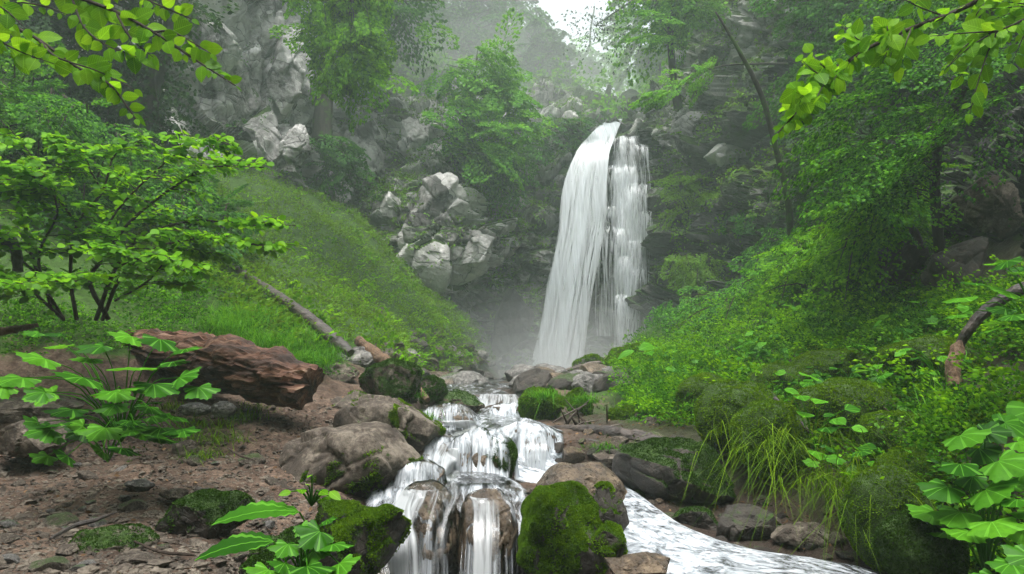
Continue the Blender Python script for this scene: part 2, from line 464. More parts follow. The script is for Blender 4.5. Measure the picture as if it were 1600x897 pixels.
def ground_mat():
    m, t, out = new_mat('forest_floor')
    g = N(t, 'ShaderNodeNewGeometry').outputs['Position']
    n1 = noise(t, g, 1.6, 8, .7, .3); n2 = noise(t, g, 14, 7, .72); n3 = noise(t, g, 55, 4, .7)
    f = math_(t, 'ADD', math_(t, 'MULTIPLY', n1, .4), math_(t, 'ADD', math_(t, 'MULTIPLY', n2, .35), math_(t, 'MULTIPLY', n3, .25)))
    dirt = ramp(t, f, [(.38, (.018, .011, .007)), (.48, (.07, .044, .030)), (.56, (.145, .098, .070)), (.66, (.28, .215, .165))])
    green = ramp(t, n2, [(.3, (.012, .026, .003)), (.55, (.035, .085, .006)), (.75, (.06, .14, .010))])
    mf = math_(t, 'ADD', attr(t, 'green'), math_(t, 'MULTIPLY', math_(t, 'SUBTRACT', noise(t, g, 2.6, 7, .7), .5), 1.1))
    c = mixc(t, ramp(t, mf, [(.42, (0, 0, 0)), (.58, (1, 1, 1))]), dirt, green)
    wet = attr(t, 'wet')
    c = mixc(t, wet, c, (.03, .02, .014))  # darkens wet soil, and the painted shade of the right bank hollow
    p = N(t, 'ShaderNodeBsdfPrincipled'); t.links.new(c, p.inputs['Base Color'])
    t.links.new(math_(t, 'SUBTRACT', .9, math_(t, 'MULTIPLY', wet, .55)), p.inputs['Roughness']); p.inputs['Specular IOR Level'].default_value = .3
    h = math_(t, 'ADD', n2, math_(t, 'MULTIPLY', noise(t, g, 60, 5, .7), .6))
    t.links.new(bump(t, h, .8, .035), p.inputs['Normal']); t.links.new(p.outputs[0], out.inputs[0]); return m


M['ground'] = ground_mat()


def fall_mat(name, across=30., along=1.2, lo=.38, hi=.62, white=.85, base=0., warp=.6):
    """falling water: white threads with clear gaps between them"""
    m, t, out = new_mat(name)
    uv = N(t, 'ShaderNodeUVMap').outputs[0]
    mp = N(t, 'ShaderNodeMapping'); mp.inputs['Scale'].default_value = (across, along, 1); t.links.new(uv, mp.inputs[0])
    n1 = noise(t, mp.outputs[0], 1., 5, .62, warp)
    mp2 = N(t, 'ShaderNodeMapping'); mp2.inputs['Scale'].default_value = (across * 4, along * 1.5, 1); t.links.new(uv, mp2.inputs[0])
    n2 = noise(t, mp2.outputs[0], 1., 4, .6, warp)
    f = math_(t, 'ADD', math_(t, 'MULTIPLY', n1, .6), math_(t, 'MULTIPLY', n2, .4))
    f = math_(t, 'ADD', f, attr(t, 'foam'))
    a = ramp(t, f, [(lo, (base,) * 3), (hi, (1, 1, 1))])
    a = math_(t, 'MULTIPLY', a, attr(t, 'dens'))
    d = N(t, 'ShaderNodeBsdfDiffuse'); d.inputs[0].default_value = (white * .93, white * .97, white, 1)
    tr = N(t, 'ShaderNodeBsdfTranslucent'); tr.inputs[0].default_value = (white * .93, white * .97, white, 1)
    gl = N(t, 'ShaderNodeBsdfGlossy'); gl.inputs['Roughness'].default_value = .25
    m1 = N(t, 'ShaderNodeMixShader'); m1.inputs[0].default_value = .5; t.links.new(d.outputs[0], m1.inputs[1]); t.links.new(tr.outputs[0], m1.inputs[2])
    m2 = N(t, 'ShaderNodeMixShader'); m2.inputs[0].default_value = .08; t.links.new(m1.outputs[0], m2.inputs[1]); t.links.new(gl.outputs[0], m2.inputs[2])
    tp = N(t, 'ShaderNodeBsdfTransparent'); m3 = N(t, 'ShaderNodeMixShader')
    t.links.new(a, m3.inputs[0]); t.links.new(tp.outputs[0], m3.inputs[1]); t.links.new(m2.outputs[0], m3.inputs[2])
    t.links.new(bump(t, f, .6, .03), d.inputs['Normal'])
    t.links.new(m3.outputs[0], out.inputs[0]); return m


def stream_mat():
    """running water: clear glossy film over the bed, broken into white foam where it drops"""
    m, t, out = new_mat('running_water')
    uv = N(t, 'ShaderNodeUVMap').outputs[0]
    mp = N(t, 'ShaderNodeMapping'); mp.inputs['Scale'].default_value = (8, 2.6, 1); t.links.new(uv, mp.inputs[0])
    n1 = noise(t, mp.outputs[0], 1., 6, .65, 1.0)
    mp2 = N(t, 'ShaderNodeMapping'); mp2.inputs['Scale'].default_value = (34, 9, 1); t.links.new(uv, mp2.inputs[0])
    n2 = noise(t, mp2.outputs[0], 1., 4, .6, .8)
    f = math_(t, 'ADD', math_(t, 'ADD', math_(t, 'MULTIPLY', n1, .65), math_(t, 'MULTIPLY', n2, .35)), attr(t, 'foam'))
    a = ramp(t, f, [(.48, (0, 0, 0)), (.74, (1, 1, 1))])
    gl = N(t, 'ShaderNodeBsdfGlossy'); gl.inputs['Roughness'].default_value = .08
    tp = N(t, 'ShaderNodeBsdfTransparent'); tp.inputs[0].default_value = (.78, .80, .76, 1)
    fr = N(t, 'ShaderNodeFresnel'); fr.inputs[0].default_value = 1.33
    b = bump(t, f, .5, .03); t.links.new(b, gl.inputs['Normal']); t.links.new(b, fr.inputs['Normal'])
    clear = N(t, 'ShaderNodeMixShader'); t.links.new(fr.outputs[0], clear.inputs[0]); t.links.new(tp.outputs[0], clear.inputs[1]); t.links.new(gl.outputs[0], clear.inputs[2])
    d = N(t, 'ShaderNodeBsdfPrincipled'); t.links.new(ramp(t, math_(t, 'ADD', math_(t, 'MULTIPLY', n2, .6), math_(t, 'MULTIPLY', n1, .4)), [(.36, (.20, .23, .26)), (.50, (.44, .48, .52)), (.62, (.70, .73, .77))]), d.inputs['Base Color']); d.inputs['Roughness'].default_value = .35
    t.links.new(bump(t, f, .8, .05), d.inputs['Normal'])
    mx = N(t, 'ShaderNodeMixShader'); t.links.new(math_(t, 'MULTIPLY', a, attr(t, 'dens')), mx.inputs[0]); t.links.new(clear.outputs[0], mx.inputs[1]); t.links.new(d.outputs[0], mx.inputs[2])
    t.links.new(mx.outputs[0], out.inputs[0]); return m


M['fall'] = fall_mat('falling_water', 6.5, .5, .40, .80, .93, .0, .3)
M['fall_thin'] = fall_mat('thin_falling_water', 9., .8, .44, .66, .93, .0, .4)
M['cascade'] = fall_mat('cascade_water', 15., 1.2, .46, .70, .62, .0, .9)
M['litter'] = leaf_mat('dead_leaf', [(.03, .016, .008), (.11, .06, .025), (.24, .15, .08)], trans=.15, rough=.7)
M['stream'] = stream_mat()

# ------------------------------------------------------------------ ground
CP = np.array([  # u, v, distance, green, of the ground read off the photograph
    (-300, 900, 2.0, .1), (0, 893, 2.4, .0), (200, 893, 2.4, .1), (400, 905, 2.4, .25), (560, 930, 2.5, .3),
    (-300, 760, 3.4, .3), (0, 782, 3.4, -.2), (200, 775, 3.4, -.2), (380, 765, 3.6, .0), (470, 730, 4.0, .1),
    (0, 725, 4.1, .1), (200, 705, 4.3, .1), (330, 690, 4.5, .2), (430, 650, 5.0, .0), (500, 625, 5.8, .1), (560, 640, 5.6, .2),
    (-300, 640, 4.4, .4), (0, 610, 4.9, .3), (150, 580, 5.3, .3), (300, 560, 6.0, .6), (430, 545, 6.8, .7),
    (-300, 480, 4.8, 1), (0, 490, 5.4, .9), (150, 480, 5.8, .9), (300, 455, 7.2, .9), (400, 470, 8.0, 1.), (240, 400, 8.0, 1),
    (500, 520, 8.8, .9), (600, 575, 9.0, .3), (570, 500, 11, 1), (470, 430, 11.5, 1),
    (-300, 250, 6.5, 1), (0, 320, 7.0, 1), (150, 330, 8.2, 1), (0, 120, 9.5, 1), (150, 210, 11, 1), (260, 300, 12, 1), (-300, 0, 9, 1),
    (380, 280, 16, 1), (430, 330, 15, 1), (500, 305, 18, 1), (560, 345, 19, 1), (600, 400, 18, .8), (560, 430, 14.5, .75), (640, 470, 16, .9),
    (690, 500, 18, 1), (740, 530, 19, .9), (650, 540, 13, .8), (700, 560, 15, .5),
    (700, 597, 13, .0), (760, 590, 18, 0), (860, 590, 22, 0), (950, 585, 22, .2), (900, 596, 14, .2), (820, 600, 12, .2),
    (640, 620, 7.6, .2), (700, 640, 7.4, -.2), (760, 637, 7.8, -.2), (830, 640, 7.4, .4), (900, 640, 7.6, .5), (960, 640, 7.6, .7),
    (640, 690, 5.3, .2), (700, 680, 5.8, -.2), (760, 690, 5.5, -.2), (850, 680, 5.8, .2), (930, 690, 5.3, .3), (1000, 690, 5.2, .5),
    (700, 742, 4.5, -.3), (780, 745, 4.4, -.3), (880, 750, 4.5, -.3), (960, 775, 4.2, -.2),
    (690, 770, 3.9, -.3), (780, 780, 3.8, -.2), (690, 905, 3.3, -.4), (850, 900, 3.2, -.2), (1000, 905, 3.05, -.4), (1200, 903, 3.05, -.4),
    (620, 950, 3.0, .1), (1000, 815, 3.9, -.2), (1400, 960, 2.8, 0),
    (1000, 575, 11, .9), (1060, 530, 15, .9), (1100, 470, 17, .9), (1010, 590, 8.6, .7), (1020, 640, 7.0, .6), (1100, 600, 7.4, 1), (1100, 650, 5.9, .9),
    (1200, 560, 7.6, 1), (1300, 520, 7.8, 1), (1180, 480, 11.5, 1), (1260, 420, 12, 1), (1330, 370, 11, 1), (1400, 440, 8.2, 1), (1420, 500, 7, 1),
    (1500, 500, 5.8, .6), (1600, 500, 5.2, .6), (1900, 480, 4.6, .6), (1100, 725, 5.0, .9), (1200, 690, 4.9, 1), (1300, 650, 5.0, 1), (1400, 620, 5.0, 1),
    (1500, 600, 4.7, .9), (1600, 600, 4.4, .9), (1120, 800, 4.4, -.2), (1200, 840, 4.0, .0), (1300, 800, 4.0, .6), (1400, 780, 3.7, .9),
    (1300, 880, 3.5, .0), (1500, 740, 3.5, .9), (1600, 740, 3.2, .8), (1900, 740, 2.8, .8), (1500, 880, 3.0, .5), (1650, 880, 2.7, .4), (1900, 900, 2.4, .4),
    (1600, 350, 7.4, .5), (1900, 300, 7.5, .5), (1450, 340, 9.5, .6),
])
CW = W(CP[:, 0], CP[:, 1], CP[:, 2])
_A = np.linalg.norm(CW[:, None, :2] - CW[None, :, :2], axis=-1); _n = len(CW)
_K = np.zeros((_n + 3, _n + 3)); _K[:_n, :_n] = _A + np.eye(_n) * -.02; _K[:_n, _n:] = np.c_[np.ones(_n), CW[:, :2]]; _K[_n:, :_n] = _K[:_n, _n:].T
_sol = np.linalg.solve(_K, np.r_[np.c_[CW[:, 2], CP[:, 3]], np.zeros((3, 2))])

# the stream: u, v, distance, half width (m), foam
STREAM = np.array([(880, 591, 23, 1.6, .05), (840, 592, 18, 1.3, .0), (770, 597, 14, 1.0, .05), (730, 603, 11.5, .8, .1), (735, 613, 9.8, .62, .12), (762, 625, 8.8, .55, .3),
    (752, 640, 7.9, .55, .2), (718, 655, 7.0, .5, .1), (712, 672, 6.3, .45, .12), (705, 690, 5.7, .42, .08), (705, 712, 5.1, .36, .12), (690, 735, 4.65, .36, .2),
    (700, 750, 4.2, .36, .1), (700, 762, 3.95, .36, .1), (700, 830, 3.72, .36, -.2), (700, 930, 3.5, .4, -.1), (720, 960, 3.2, .5, .05), (760, 1010, 2.9, .6, .05), (800, 1080, 2.4, .7, .0)])
BRANCH = np.array([(770, 645, 7.2, .2, .1), (812, 664, 5.75, .26, -.05), (815, 668, 5.45, .26, .0), (816, 712, 5.15, .26, .1), (850, 730, 4.95, .28, .35), (905, 745, 4.75, .26, .4), (955, 760, 4.5, .18, .35),
    (985, 785, 4.25, .15, .3), (1010, 815, 3.9, .2, .3), (1070, 850, 3.6, .27, .35), (1160, 876, 3.35, .3, .3), (1280, 900, 3.15, .35, .15), (1450, 930, 3.0, .4, .1), (1700, 960, 2.9, .4, .1)])
_SW = np.concatenate([np.c_[cr(W(S[:, 0], S[:, 1], S[:, 2]), 160), cr(S[:, 3:4], 160)] for S in (STREAM, BRANCH)])


def ground_h(x, y, detail=True):
    x = np.asarray(x, float); y = np.asarray(y, float); s = x.shape; q = np.stack([x.ravel(), y.ravel()], -1)
    z = np.zeros(len(q)); g = np.zeros(len(q)); near = np.full(len(q), 9.); sz = np.zeros(len(q))
    for a in range(0, len(q), 60000):
        b = q[a:a + 60000]
        r = np.linalg.norm(b[:, None] - CW[None, :, :2], axis=-1)
        o = r @ _sol[:_n] + _sol[_n] + b @ _sol[_n + 1:]
        z[a:a + 60000], g[a:a + 60000] = o[:, 0], o[:, 1]
        r = np.linalg.norm(b[:, None] - _SW[None, :, :2], axis=-1) / _SW[None, :, 3]
        i = r.argmin(1); near[a:a + 60000] = r[np.arange(len(b)), i]; sz[a:a + 60000] = _SW[i, 2]
    bed = 1 - sstep(.9, 1.7, near)
    z = z * (1 - bed) + np.minimum(z, sz - .10) * bed
    if detail:
        p = np.stack([q[:, 0], q[:, 1], z], -1); far = np.clip(q[:, 1] / 8, .35, 1.6)
        z = z + fbm(p * .9, 4, 3) * .16 * far + fbm(p * .45, 3, 33) * .32 * sstep(8.5, 13, q[:, 1]) * sstep(1.2, 2.0, z) + fbm(p * 5, 4, 9) * .035 * far
        fo, ck = facets(p * 5.5, 21, .6); z = z + fo * .028 * np.clip(1.2 - g, .2, 1) * far; fo2, _c = facets(p * 17, 23, .5); z = z + fo2 * .011 * (q[:, 1] < 9)
    return z.reshape(s), g.reshape(s), (bed * (1)).reshape(s)


nx, ny = 560, 460
yy = .5 * (27 / .5) ** np.linspace(0, 1, ny); ss = np.linspace(-1.35, 1.25, nx)
GX = ss[None, :] * (yy[:, None] + .6); GY = np.repeat(yy[:, None], nx, 1)
GZ, GG, GB = ground_h(GX, GY)
GP = np.stack([GX, GY, GZ], -1)
ground = np_mesh('ground', GP.reshape(-1, 3), grid_faces(ny, nx), M['ground'], None, {'green': GG.ravel(), 'wet': np.maximum(np.maximum(GB * .8, .8 * sstep(.25, .6, GX) * sstep(2, 3, GY) * (1 - sstep(7, 9, GY))), .93 * sstep(.75, 1.1, GX / np.maximum(GY, .1) * 3.6) * sstep(2.2, 2.6, GY) * (1 - sstep(3.9, 4.5, GY)) * (1 - sstep(.9, 1.3, GZ + 0 * GX))).ravel()}, smooth=False)  # wet bed and mud, plus overhang shade painted into the right bank hollow
tag(ground, kind='structure', label='brown dirt path and mossy slopes either side of the stream')
bx, by = np.meshgrid(np.linspace(-16, 16, 90), np.linspace(-15, .62, 50)); bz = ground_h(np.clip(bx, -3, 3), np.full_like(bx, .62), False)[0] - .02 + .12 * np.abs(bx).clip(3, 20) - .36 + .15 * fbm(np.stack([bx, by, by * 0], -1) * .6, 3, 2) * sstep(.6, -1, by)
tag(np_mesh('ground', np.stack([bx, by, bz], -1).reshape(-1, 3), grid_faces(50, 90), M['ground'], None, {'green': np.full(bx.size, .8), 'wet': np.zeros(bx.size)}, smooth=True), kind='structure', label='forest floor below the camera')
a_ = np.linspace(-1.9, 1.9, 80)[None, :]; h_ = np.linspace(0, 1, 40)[:, None]; hr = 13 + 9 * h_
hp = np.stack([np.sin(a_) * hr * 1.1 + 0 * h_, -np.cos(a_) * hr + 2 + 0 * h_, h_ * 17 + 0 * a_ - .5], -1); hp = hp + fbm(hp * .3, 4, 8)[..., None] * np.array([.8, .8, 1.2])
tag(np_mesh('shading_hillside', hp.reshape(-1, 3), grid_faces(40, 80), M['rock_dark'], None, {'moss': np.full(3200, .8)}, smooth=True), kind='structure', label='unseen wooded slope added behind the camera to block light')  # out of view, added to block light from behind the camera
ground_N = grid_normals(GP); ground_N = np.where(ground_N[..., 2:] < 0, -ground_N, ground_N)
GBVH = BVHTree.FromPolygons([tuple(v) for v in GP[::2, ::2].reshape(-1, 3)], [tuple(f) for f in grid_faces(*GP[::2, ::2].shape[:2])])


def gz(x, y):
    h = GBVH.ray_cast(Vector((x, y, 60)), Vector((0, 0, -1)))
    return h[0].z if h[0] else float(ground_h([x], [y], False)[0][0])


def on_ground(u, v, d0=2.0, d1=24.):
    """the ground point seen at pixel (u, v)"""
    a, b = W(u, v, .5), W(u, v, 30.); dr = Vector(b - a).normalized()
    h = GBVH.ray_cast(Vector(a), dr)
    return np.array(h[0]) if h[0] else W(u, v, 6.)


# ------------------------------------------------------------------ cliffs
def cliff(name, rows, n, m, mat, amp=(.5, .35, .12), fs=(.55, 1.6), seed=0, moss=0.25, label='', moss_z=.9, squash=1.6, damp=None, topmoss=0.):
    C = W(*[np.array([[p[k] for p in r] for r in rows], float) for k in range(3)])
    P = cr(C, n); P = np.swapaxes(cr(np.swapaxes(P, 0, 1), m), 0, 1)
    Nn = grid_normals(P); 
    if (Nn[..., 1].mean()) > 0: Nn = -Nn
    k = np.array([1, 1, squash])
    w = P + .5 * np.stack([fbm(P * .7 + 9, 3, seed + 1), fbm(P * .7 + 31, 3, seed + 2), fbm(P * .7 + 57, 3, seed + 3)], -1)
    a, c1 = facets(w * k * fs[0], seed + 20); b, c2 = facets(w * k * fs[1], seed + 40); c, c3 = facets(w * k * fs[1] * 2.7, seed + 60)
    d = fbm(P * .35, 4, seed) * amp[0] * 1.2 + a * amp[0] + b * amp[1] + c * amp[2] - (1 - c1) * amp[0] * .25 - (1 - c2) * amp[1] * .35 + fbm(P * 6, 3, seed + 8) * .03
    P = P + Nn * d[..., None]
    N2 = grid_normals(P)
    if (N2[..., 1].mean()) > 0: N2 = -N2
    ms = moss + (sstep(.25, .75, N2[..., 2]) * moss_z) + .45 * fbm(P * .5, 3, seed + 12) + topmoss * sstep(.27, .22, np.linspace(0, 1, n))[:, None]
    o = np_mesh(name, P.reshape(-1, 3), grid_faces(n, m), mat, None, {'moss': ms.ravel(), 'damp': (damp(P) if damp else np.zeros(P.shape[:2])).ravel()}, smooth=False)
    tag(o, kind='structure', label=label)
    return dict(P=P, N=N2, o=o)


def hillN(rows, n, m):
    return rows


# pale cliff standing over the grassy slope, left
cl_left = cliff('cliff', [
    [(-250, -900, 17), (60, -900, 19), (250, -900, 21), (400, -900, 23), (500, -900, 26), (560, -900, 32)],
    [(-250, -300, 12), (60, -300, 14), (250, -300, 16.5), (380, -300, 19), (490, -300, 22), (545, -300, 28)],
    [(-250, 0, 10.5), (60, 0, 12.5), (250, 0, 15), (385, 0, 17.5), (500, 0, 20.5), (530, 0, 27)],
    [(-250, 130, 10), (60, 130, 12), (250, 130, 14.5), (390, 130, 17), (492, 130, 19.7), (520, 120, 26)],
    [(-250, 300, 10), (60, 300, 11.5), (250, 280, 14), (400, 260, 16.3), (492, 285, 18.7), (520, 280, 25)],
    [(-250, 480, 10), (60, 480, 11.5), (250, 450, 14), (400, 420, 16.3), (492, 420, 18.7), (520, 420, 24)],
], 330, 330, M['rock_far'], seed=3, moss=.0, label='pale grey cliff above the grassy slope', amp=(1.3, .5, .10), squash=.55, fs=(.26, .75))

# the gorge head: rock wall left of, behind and right of the waterfall with the plateau above
R = [
    [(300, -60, 60), (470, -60, 58), (600, -20, 56), (700, 20, 55), (780, 60, 55), (850, 110, 54), (900, 150, 52), (935, 165, 52), (985, 165, 52), (1020, 130, 52), (1080, 60, 50), (1180, -60, 46), (1300, -300, 42)],
    [(380, 20, 38), (500, 30, 38), (600, 50, 38), (690, 80, 38), (770, 110, 38), (850, 150, 36), (905, 175, 35), (938, 185, 35), (982, 185, 35), (1015, 155, 34), (1070, 100, 33), (1150, -30, 29), (1280, -250, 25)],
    [(430, 110, 27), (520, 110, 27.5), (600, 100, 27), (690, 120, 27), (770, 140, 27), (850, 155, 27), (910, 180, 26.5), (938, 193, 25.5), (982, 193, 25.5), (1004, 165, 25.5), (1060, 130, 24.5), (1130, 30, 21), (1250, -200, 17)],
    [(440, 200, 25.5), (530, 190, 25.5), (590, 190, 25), (650, 235, 22.5), (730, 250, 22.5), (800, 240, 25), (900, 230, 25.3), (938, 225, 25.0), (985, 225, 24.7), (1012, 225, 24.2), (1070, 215, 22), (1150, 180, 19.5), (1260, 100, 15.5)],
    [(450, 300, 24.5), (530, 290, 24.5), (580, 300, 24), (625, 300, 21.2), (725, 300, 21), (790, 310, 23.8), (880, 310, 24.3), (930, 310, 24.6), (985, 310, 24.2), (1018, 310, 23.6), (1070, 320, 21.5), (1150, 300, 18.7), (1250, 280, 15)],
    [(460, 370, 24), (530, 370, 23.5), (580, 380, 22.5), (615, 380, 20.4), (720, 390, 20.2), (790, 385, 23), (860, 385, 23.8), (930, 390, 24.3), (980, 390, 24), (1022, 390, 23.4), (1080, 400, 21), (1150, 390, 18.3), (1240, 390, 14.7)],
    [(480, 430, 24), (540, 430, 23.5), (600, 430, 22.5), (640, 432, 20.8), (720, 440, 20.8), (780, 450, 22.6), (850, 460, 23.5), (920, 460, 24), (970, 460, 23.7), (1015, 460, 23), (1080, 460, 20.5), (1150, 470, 17.8), (1240, 470, 14.5)],
    [(480, 500, 24), (550, 500, 23.5), (610, 500, 23), (680, 500, 22.5), (740, 505, 22), (790, 520, 22.6), (840, 530, 23.2), (910, 530, 23.6), (960, 530, 23.3), (1010, 530, 22.6), (1080, 530, 20), (1150, 540, 17.5), (1240, 560, 14.5)],
    [(480, 620, 24), (550, 620, 23.5), (610, 620, 23), (680, 620, 22.5), (740, 620, 21.6), (790, 620, 22.2), (840, 620, 22.8), (900, 620, 23.2), (950, 620, 22.8), (1010, 620, 22), (1080, 620, 19.5), (1150, 640, 17), (1240, 660, 14.2)],
]
cl_head = cliff('cliff', R, 420, 560, M['rock_far'], seed=11, moss=.16, amp=(1.0, .42, .12), label='fractured rock wall around the waterfall', fs=(.34, .95), squash=2.2, topmoss=1.3,
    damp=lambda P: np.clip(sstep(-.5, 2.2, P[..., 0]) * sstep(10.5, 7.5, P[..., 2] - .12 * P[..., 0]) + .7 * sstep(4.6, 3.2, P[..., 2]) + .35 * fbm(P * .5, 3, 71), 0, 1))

# dark cliff on the right
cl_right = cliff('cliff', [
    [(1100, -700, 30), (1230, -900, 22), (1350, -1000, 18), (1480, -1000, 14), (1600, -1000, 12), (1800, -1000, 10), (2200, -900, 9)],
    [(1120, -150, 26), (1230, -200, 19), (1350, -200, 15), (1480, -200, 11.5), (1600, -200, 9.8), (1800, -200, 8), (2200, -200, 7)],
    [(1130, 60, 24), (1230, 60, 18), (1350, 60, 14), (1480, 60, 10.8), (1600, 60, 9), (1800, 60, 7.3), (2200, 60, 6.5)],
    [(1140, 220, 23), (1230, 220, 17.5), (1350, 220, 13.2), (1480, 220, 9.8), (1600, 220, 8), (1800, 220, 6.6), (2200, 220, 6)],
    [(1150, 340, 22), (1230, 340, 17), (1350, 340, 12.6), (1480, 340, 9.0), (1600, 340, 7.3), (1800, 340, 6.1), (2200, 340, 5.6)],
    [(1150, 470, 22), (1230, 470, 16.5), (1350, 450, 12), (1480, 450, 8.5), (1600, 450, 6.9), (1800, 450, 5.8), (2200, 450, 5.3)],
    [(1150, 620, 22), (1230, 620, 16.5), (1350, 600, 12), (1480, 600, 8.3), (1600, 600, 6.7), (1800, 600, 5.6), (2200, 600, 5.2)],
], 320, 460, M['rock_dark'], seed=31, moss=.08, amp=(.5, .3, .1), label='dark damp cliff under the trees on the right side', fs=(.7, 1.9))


def sample(surf, n, fn=None, a=(0, 1), b=(0, 1)):
    """random points and normals on a surface grid, thinned by fn(P, N) -> 0..1"""
    P, Nn = surf['P'], surf['N']; h, w = P.shape[:2]
    i = rng.uniform(a[0] * (h - 2), a[1] * (h - 2), n); j = rng.uniform(b[0] * (w - 2), b[1] * (w - 2), n)
    i0, j0 = i.astype(int), j.astype(int); fi, fj = (i - i0)[:, None], (j - j0)[:, None]
    # weight by cell area so points spread evenly over the real surface
    A = np.linalg.norm(np.cross(P[i0 + 1, j0] - P[i0, j0], P[i0, j0 + 1] - P[i0, j0]), axis=-1)
    p = (P[i0, j0] * (1 - fi) + P[i0 + 1, j0] * fi) * (1 - fj) + (P[i0, j0 + 1] * (1 - fi) + P[i0 + 1, j0 + 1] * fi) * fj
    k = rng.random(n) < np.minimum(A / np.percentile(A, 90), 1)
    p, q = p[k], Nn[i0, j0][k]
    if fn is not None:
        k = rng.random(len(p)) < fn(p, q); p, q = p[k], q[k]
    return p, q


ground_S = dict(P=GP, N=ground_N)


def inpoly(u, v, poly):
    poly = np.asarray(poly, float); r = np.zeros(u.shape, bool); j = len(poly) - 1
    for i in range(len(poly)):
        (xi, yi), (xj, yj) = poly[i], poly[j]
        c = ((yi > v) != (yj > v)) & (u < (xj - xi) * (v - yi) / (yj - yi + 1e-9) + xi); r ^= c; j = i
    return r

# ------------------------------------------------------------------ boulders
_ico = {}


def ico(k):
    if k not in _ico:
        b = bmesh.new(); bmesh.ops.create_icosphere(b, subdivisions=k, radius=1)
        _ico[k] = (np.array([v.co[:] for v in b.verts]), np.array([[v.index for v in f.verts] for f in b.faces])); b.free()
    return _ico[k]


def rock_shape(size, seed, k=5, cuts=14, block=.55, rough=.05, crag=.05):
    r = np.random.default_rng(seed); V, F = ico(k); P = V.copy()
    P = P * (1 + .22 * fbm(P * .8 + seed, 3, seed))[:, None]
    for _ in range(cuts):
        n = nrm(r.standard_normal(3)); o = block + .3 * r.random(); d = P @ n - o
        P = P - np.where(d > 0, d * .93, 0)[:, None] * n
    P = P * np.asarray(size)
    s = float(np.mean(size)); N0 = nrm(P / (np.asarray(size) ** 2))
    fo, ck = facets((P + .2 * s * fbm(P / s * 1.3, 2, seed + 4)[:, None]) / s * 1.7, seed + 9)
    P = P + N0 * ((fbm(P / s * 1.5, 5, seed + 2) * rough * 1.6 + fo * crag - (1 - ck) * crag * .35 + fbm(P / s * 9, 3, seed + 3) * rough * .35) * s)[:, None]
    return P, F


def vnormals(P, F):
    n = np.cross(P[F[:, 1]] - P[F[:, 0]], P[F[:, 2]] - P[F[:, 0]]); o = np.zeros_like(P)
    for i in range(3): np.add.at(o, F[:, i], n)
    return nrm(o)


def moss_tufts(name, P, F, ms, n, size, mat, parent, spread=1.1, long=0.):
    """short moss fronds growing over the mossy side of a stone"""
    T = P[F]; cr_ = np.cross(T[:, 1] - T[:, 0], T[:, 2] - T[:, 0]); A = np.linalg.norm(cr_, axis=1)
    w = A * np.clip(ms[F].mean(1) * 1.6 - .55, 0, 1)
    if w.sum() <= 0: return None
    f = rng.choice(len(F), n, p=w / w.sum()); b = rng.random((n, 2)); b = np.where(b.sum(1, keepdims=True) > 1, 1 - b, b)
    p = T[f, 0] + b[:, :1] * (T[f, 1] - T[f, 0]) + b[:, 1:] * (T[f, 2] - T[f, 0]); nn = nrm(cr_[f])
    lump = np.clip(.5 + .9 * fbm(p / .07, 2, 5), .1, 1.4)
    d = nn * (.8 + .5 * rng.random((n, 1))) + rng.standard_normal((n, 3)) * .5 * spread - UP * (.25 + long) * (rng.random((n, 1)))
    d = nrm(d)
    V, Fq, r, uv = leaf_geo(T_diamond(), p + nn * (size * .5 * lump)[:, None] - d * size * .3, d, np.cross(d, rng.standard_normal((n, 3))), size * (.5 + lump * .8))
    return np_mesh(name, V, Fq, mat, parent, {'rnd': r * .55 + .35 * np.repeat(np.clip(lump, 0, 1), 4)}, uv)


WETROCKS = []; ROCKS = []


def boulder(u, v, d, wp, hp, label, mat='rock_brown', moss=.0, mossdir=(0, 0, 1), depth=.9, seed=None, rot=0., tufts=0, tsize=.012, k=5, block=.54, cat='boulder',
            group=None, crag=.085, wet=False, name='boulder', cuts=14, mmat='moss', tilt=0., mlo=.1, long=0.):
    """a stone whose outline is wp x hp pixels (half sizes) around pixel (u, v) at distance d"""
    seed = seed if seed is not None else int(u * 7 + v * 13) % 9973
    s = d / FPX * 1.06; size = (wp * s * 1.12, max(wp, hp) * s * depth, hp * s * 1.12)
    P, F = rock_shape(size, seed, k, cuts, block, crag=crag)
    if moss > .2:
        n0 = vnormals(P, F); P = P + n0 * (np.clip(.15 + .9 * fbm(P / .11, 2, seed + 31), 0, 1) * sstep(-.2, .6, n0 @ nrm(np.asarray(mossdir, float))) * .022 * min(1.6, d / 3.4))[:, None]
    c, si = math.cos(tilt), math.sin(tilt); P = P @ np.array([[c, 0, si], [0, 1, 0], [-si, 0, c]]).T
    c, si = math.cos(rot), math.sin(rot); P = P @ np.array([[c, -si, 0], [si, c, 0], [0, 0, 1]]).T
    n = vnormals(P, F); md = nrm(np.asarray(mossdir, float))
    ms = moss + sstep(mlo, .8, n @ md) * .75 * (moss > -.5) * min(1, moss * 3 + .3) + .35 * fbm(P / np.mean(size) * 1.6, 3, seed + 5) * (moss > 0)
    loc = W(u, v, d) + np.array([0, size[1] * .55, 0])
    o = np_mesh(name, P, F, M[mat], None, {'moss': ms}, smooth=False); o.location = tuple(loc); o.data.shade_smooth() if k >= 6 else None
    tag(o, label, cat, group)
    if tufts: moss_tufts('moss', P, F, ms, tufts, tsize, M[mmat], o, long=long)
    ROCKS.append((P + loc, F)); 
    if wet: WETROCKS.append((P + loc, F))
    return o


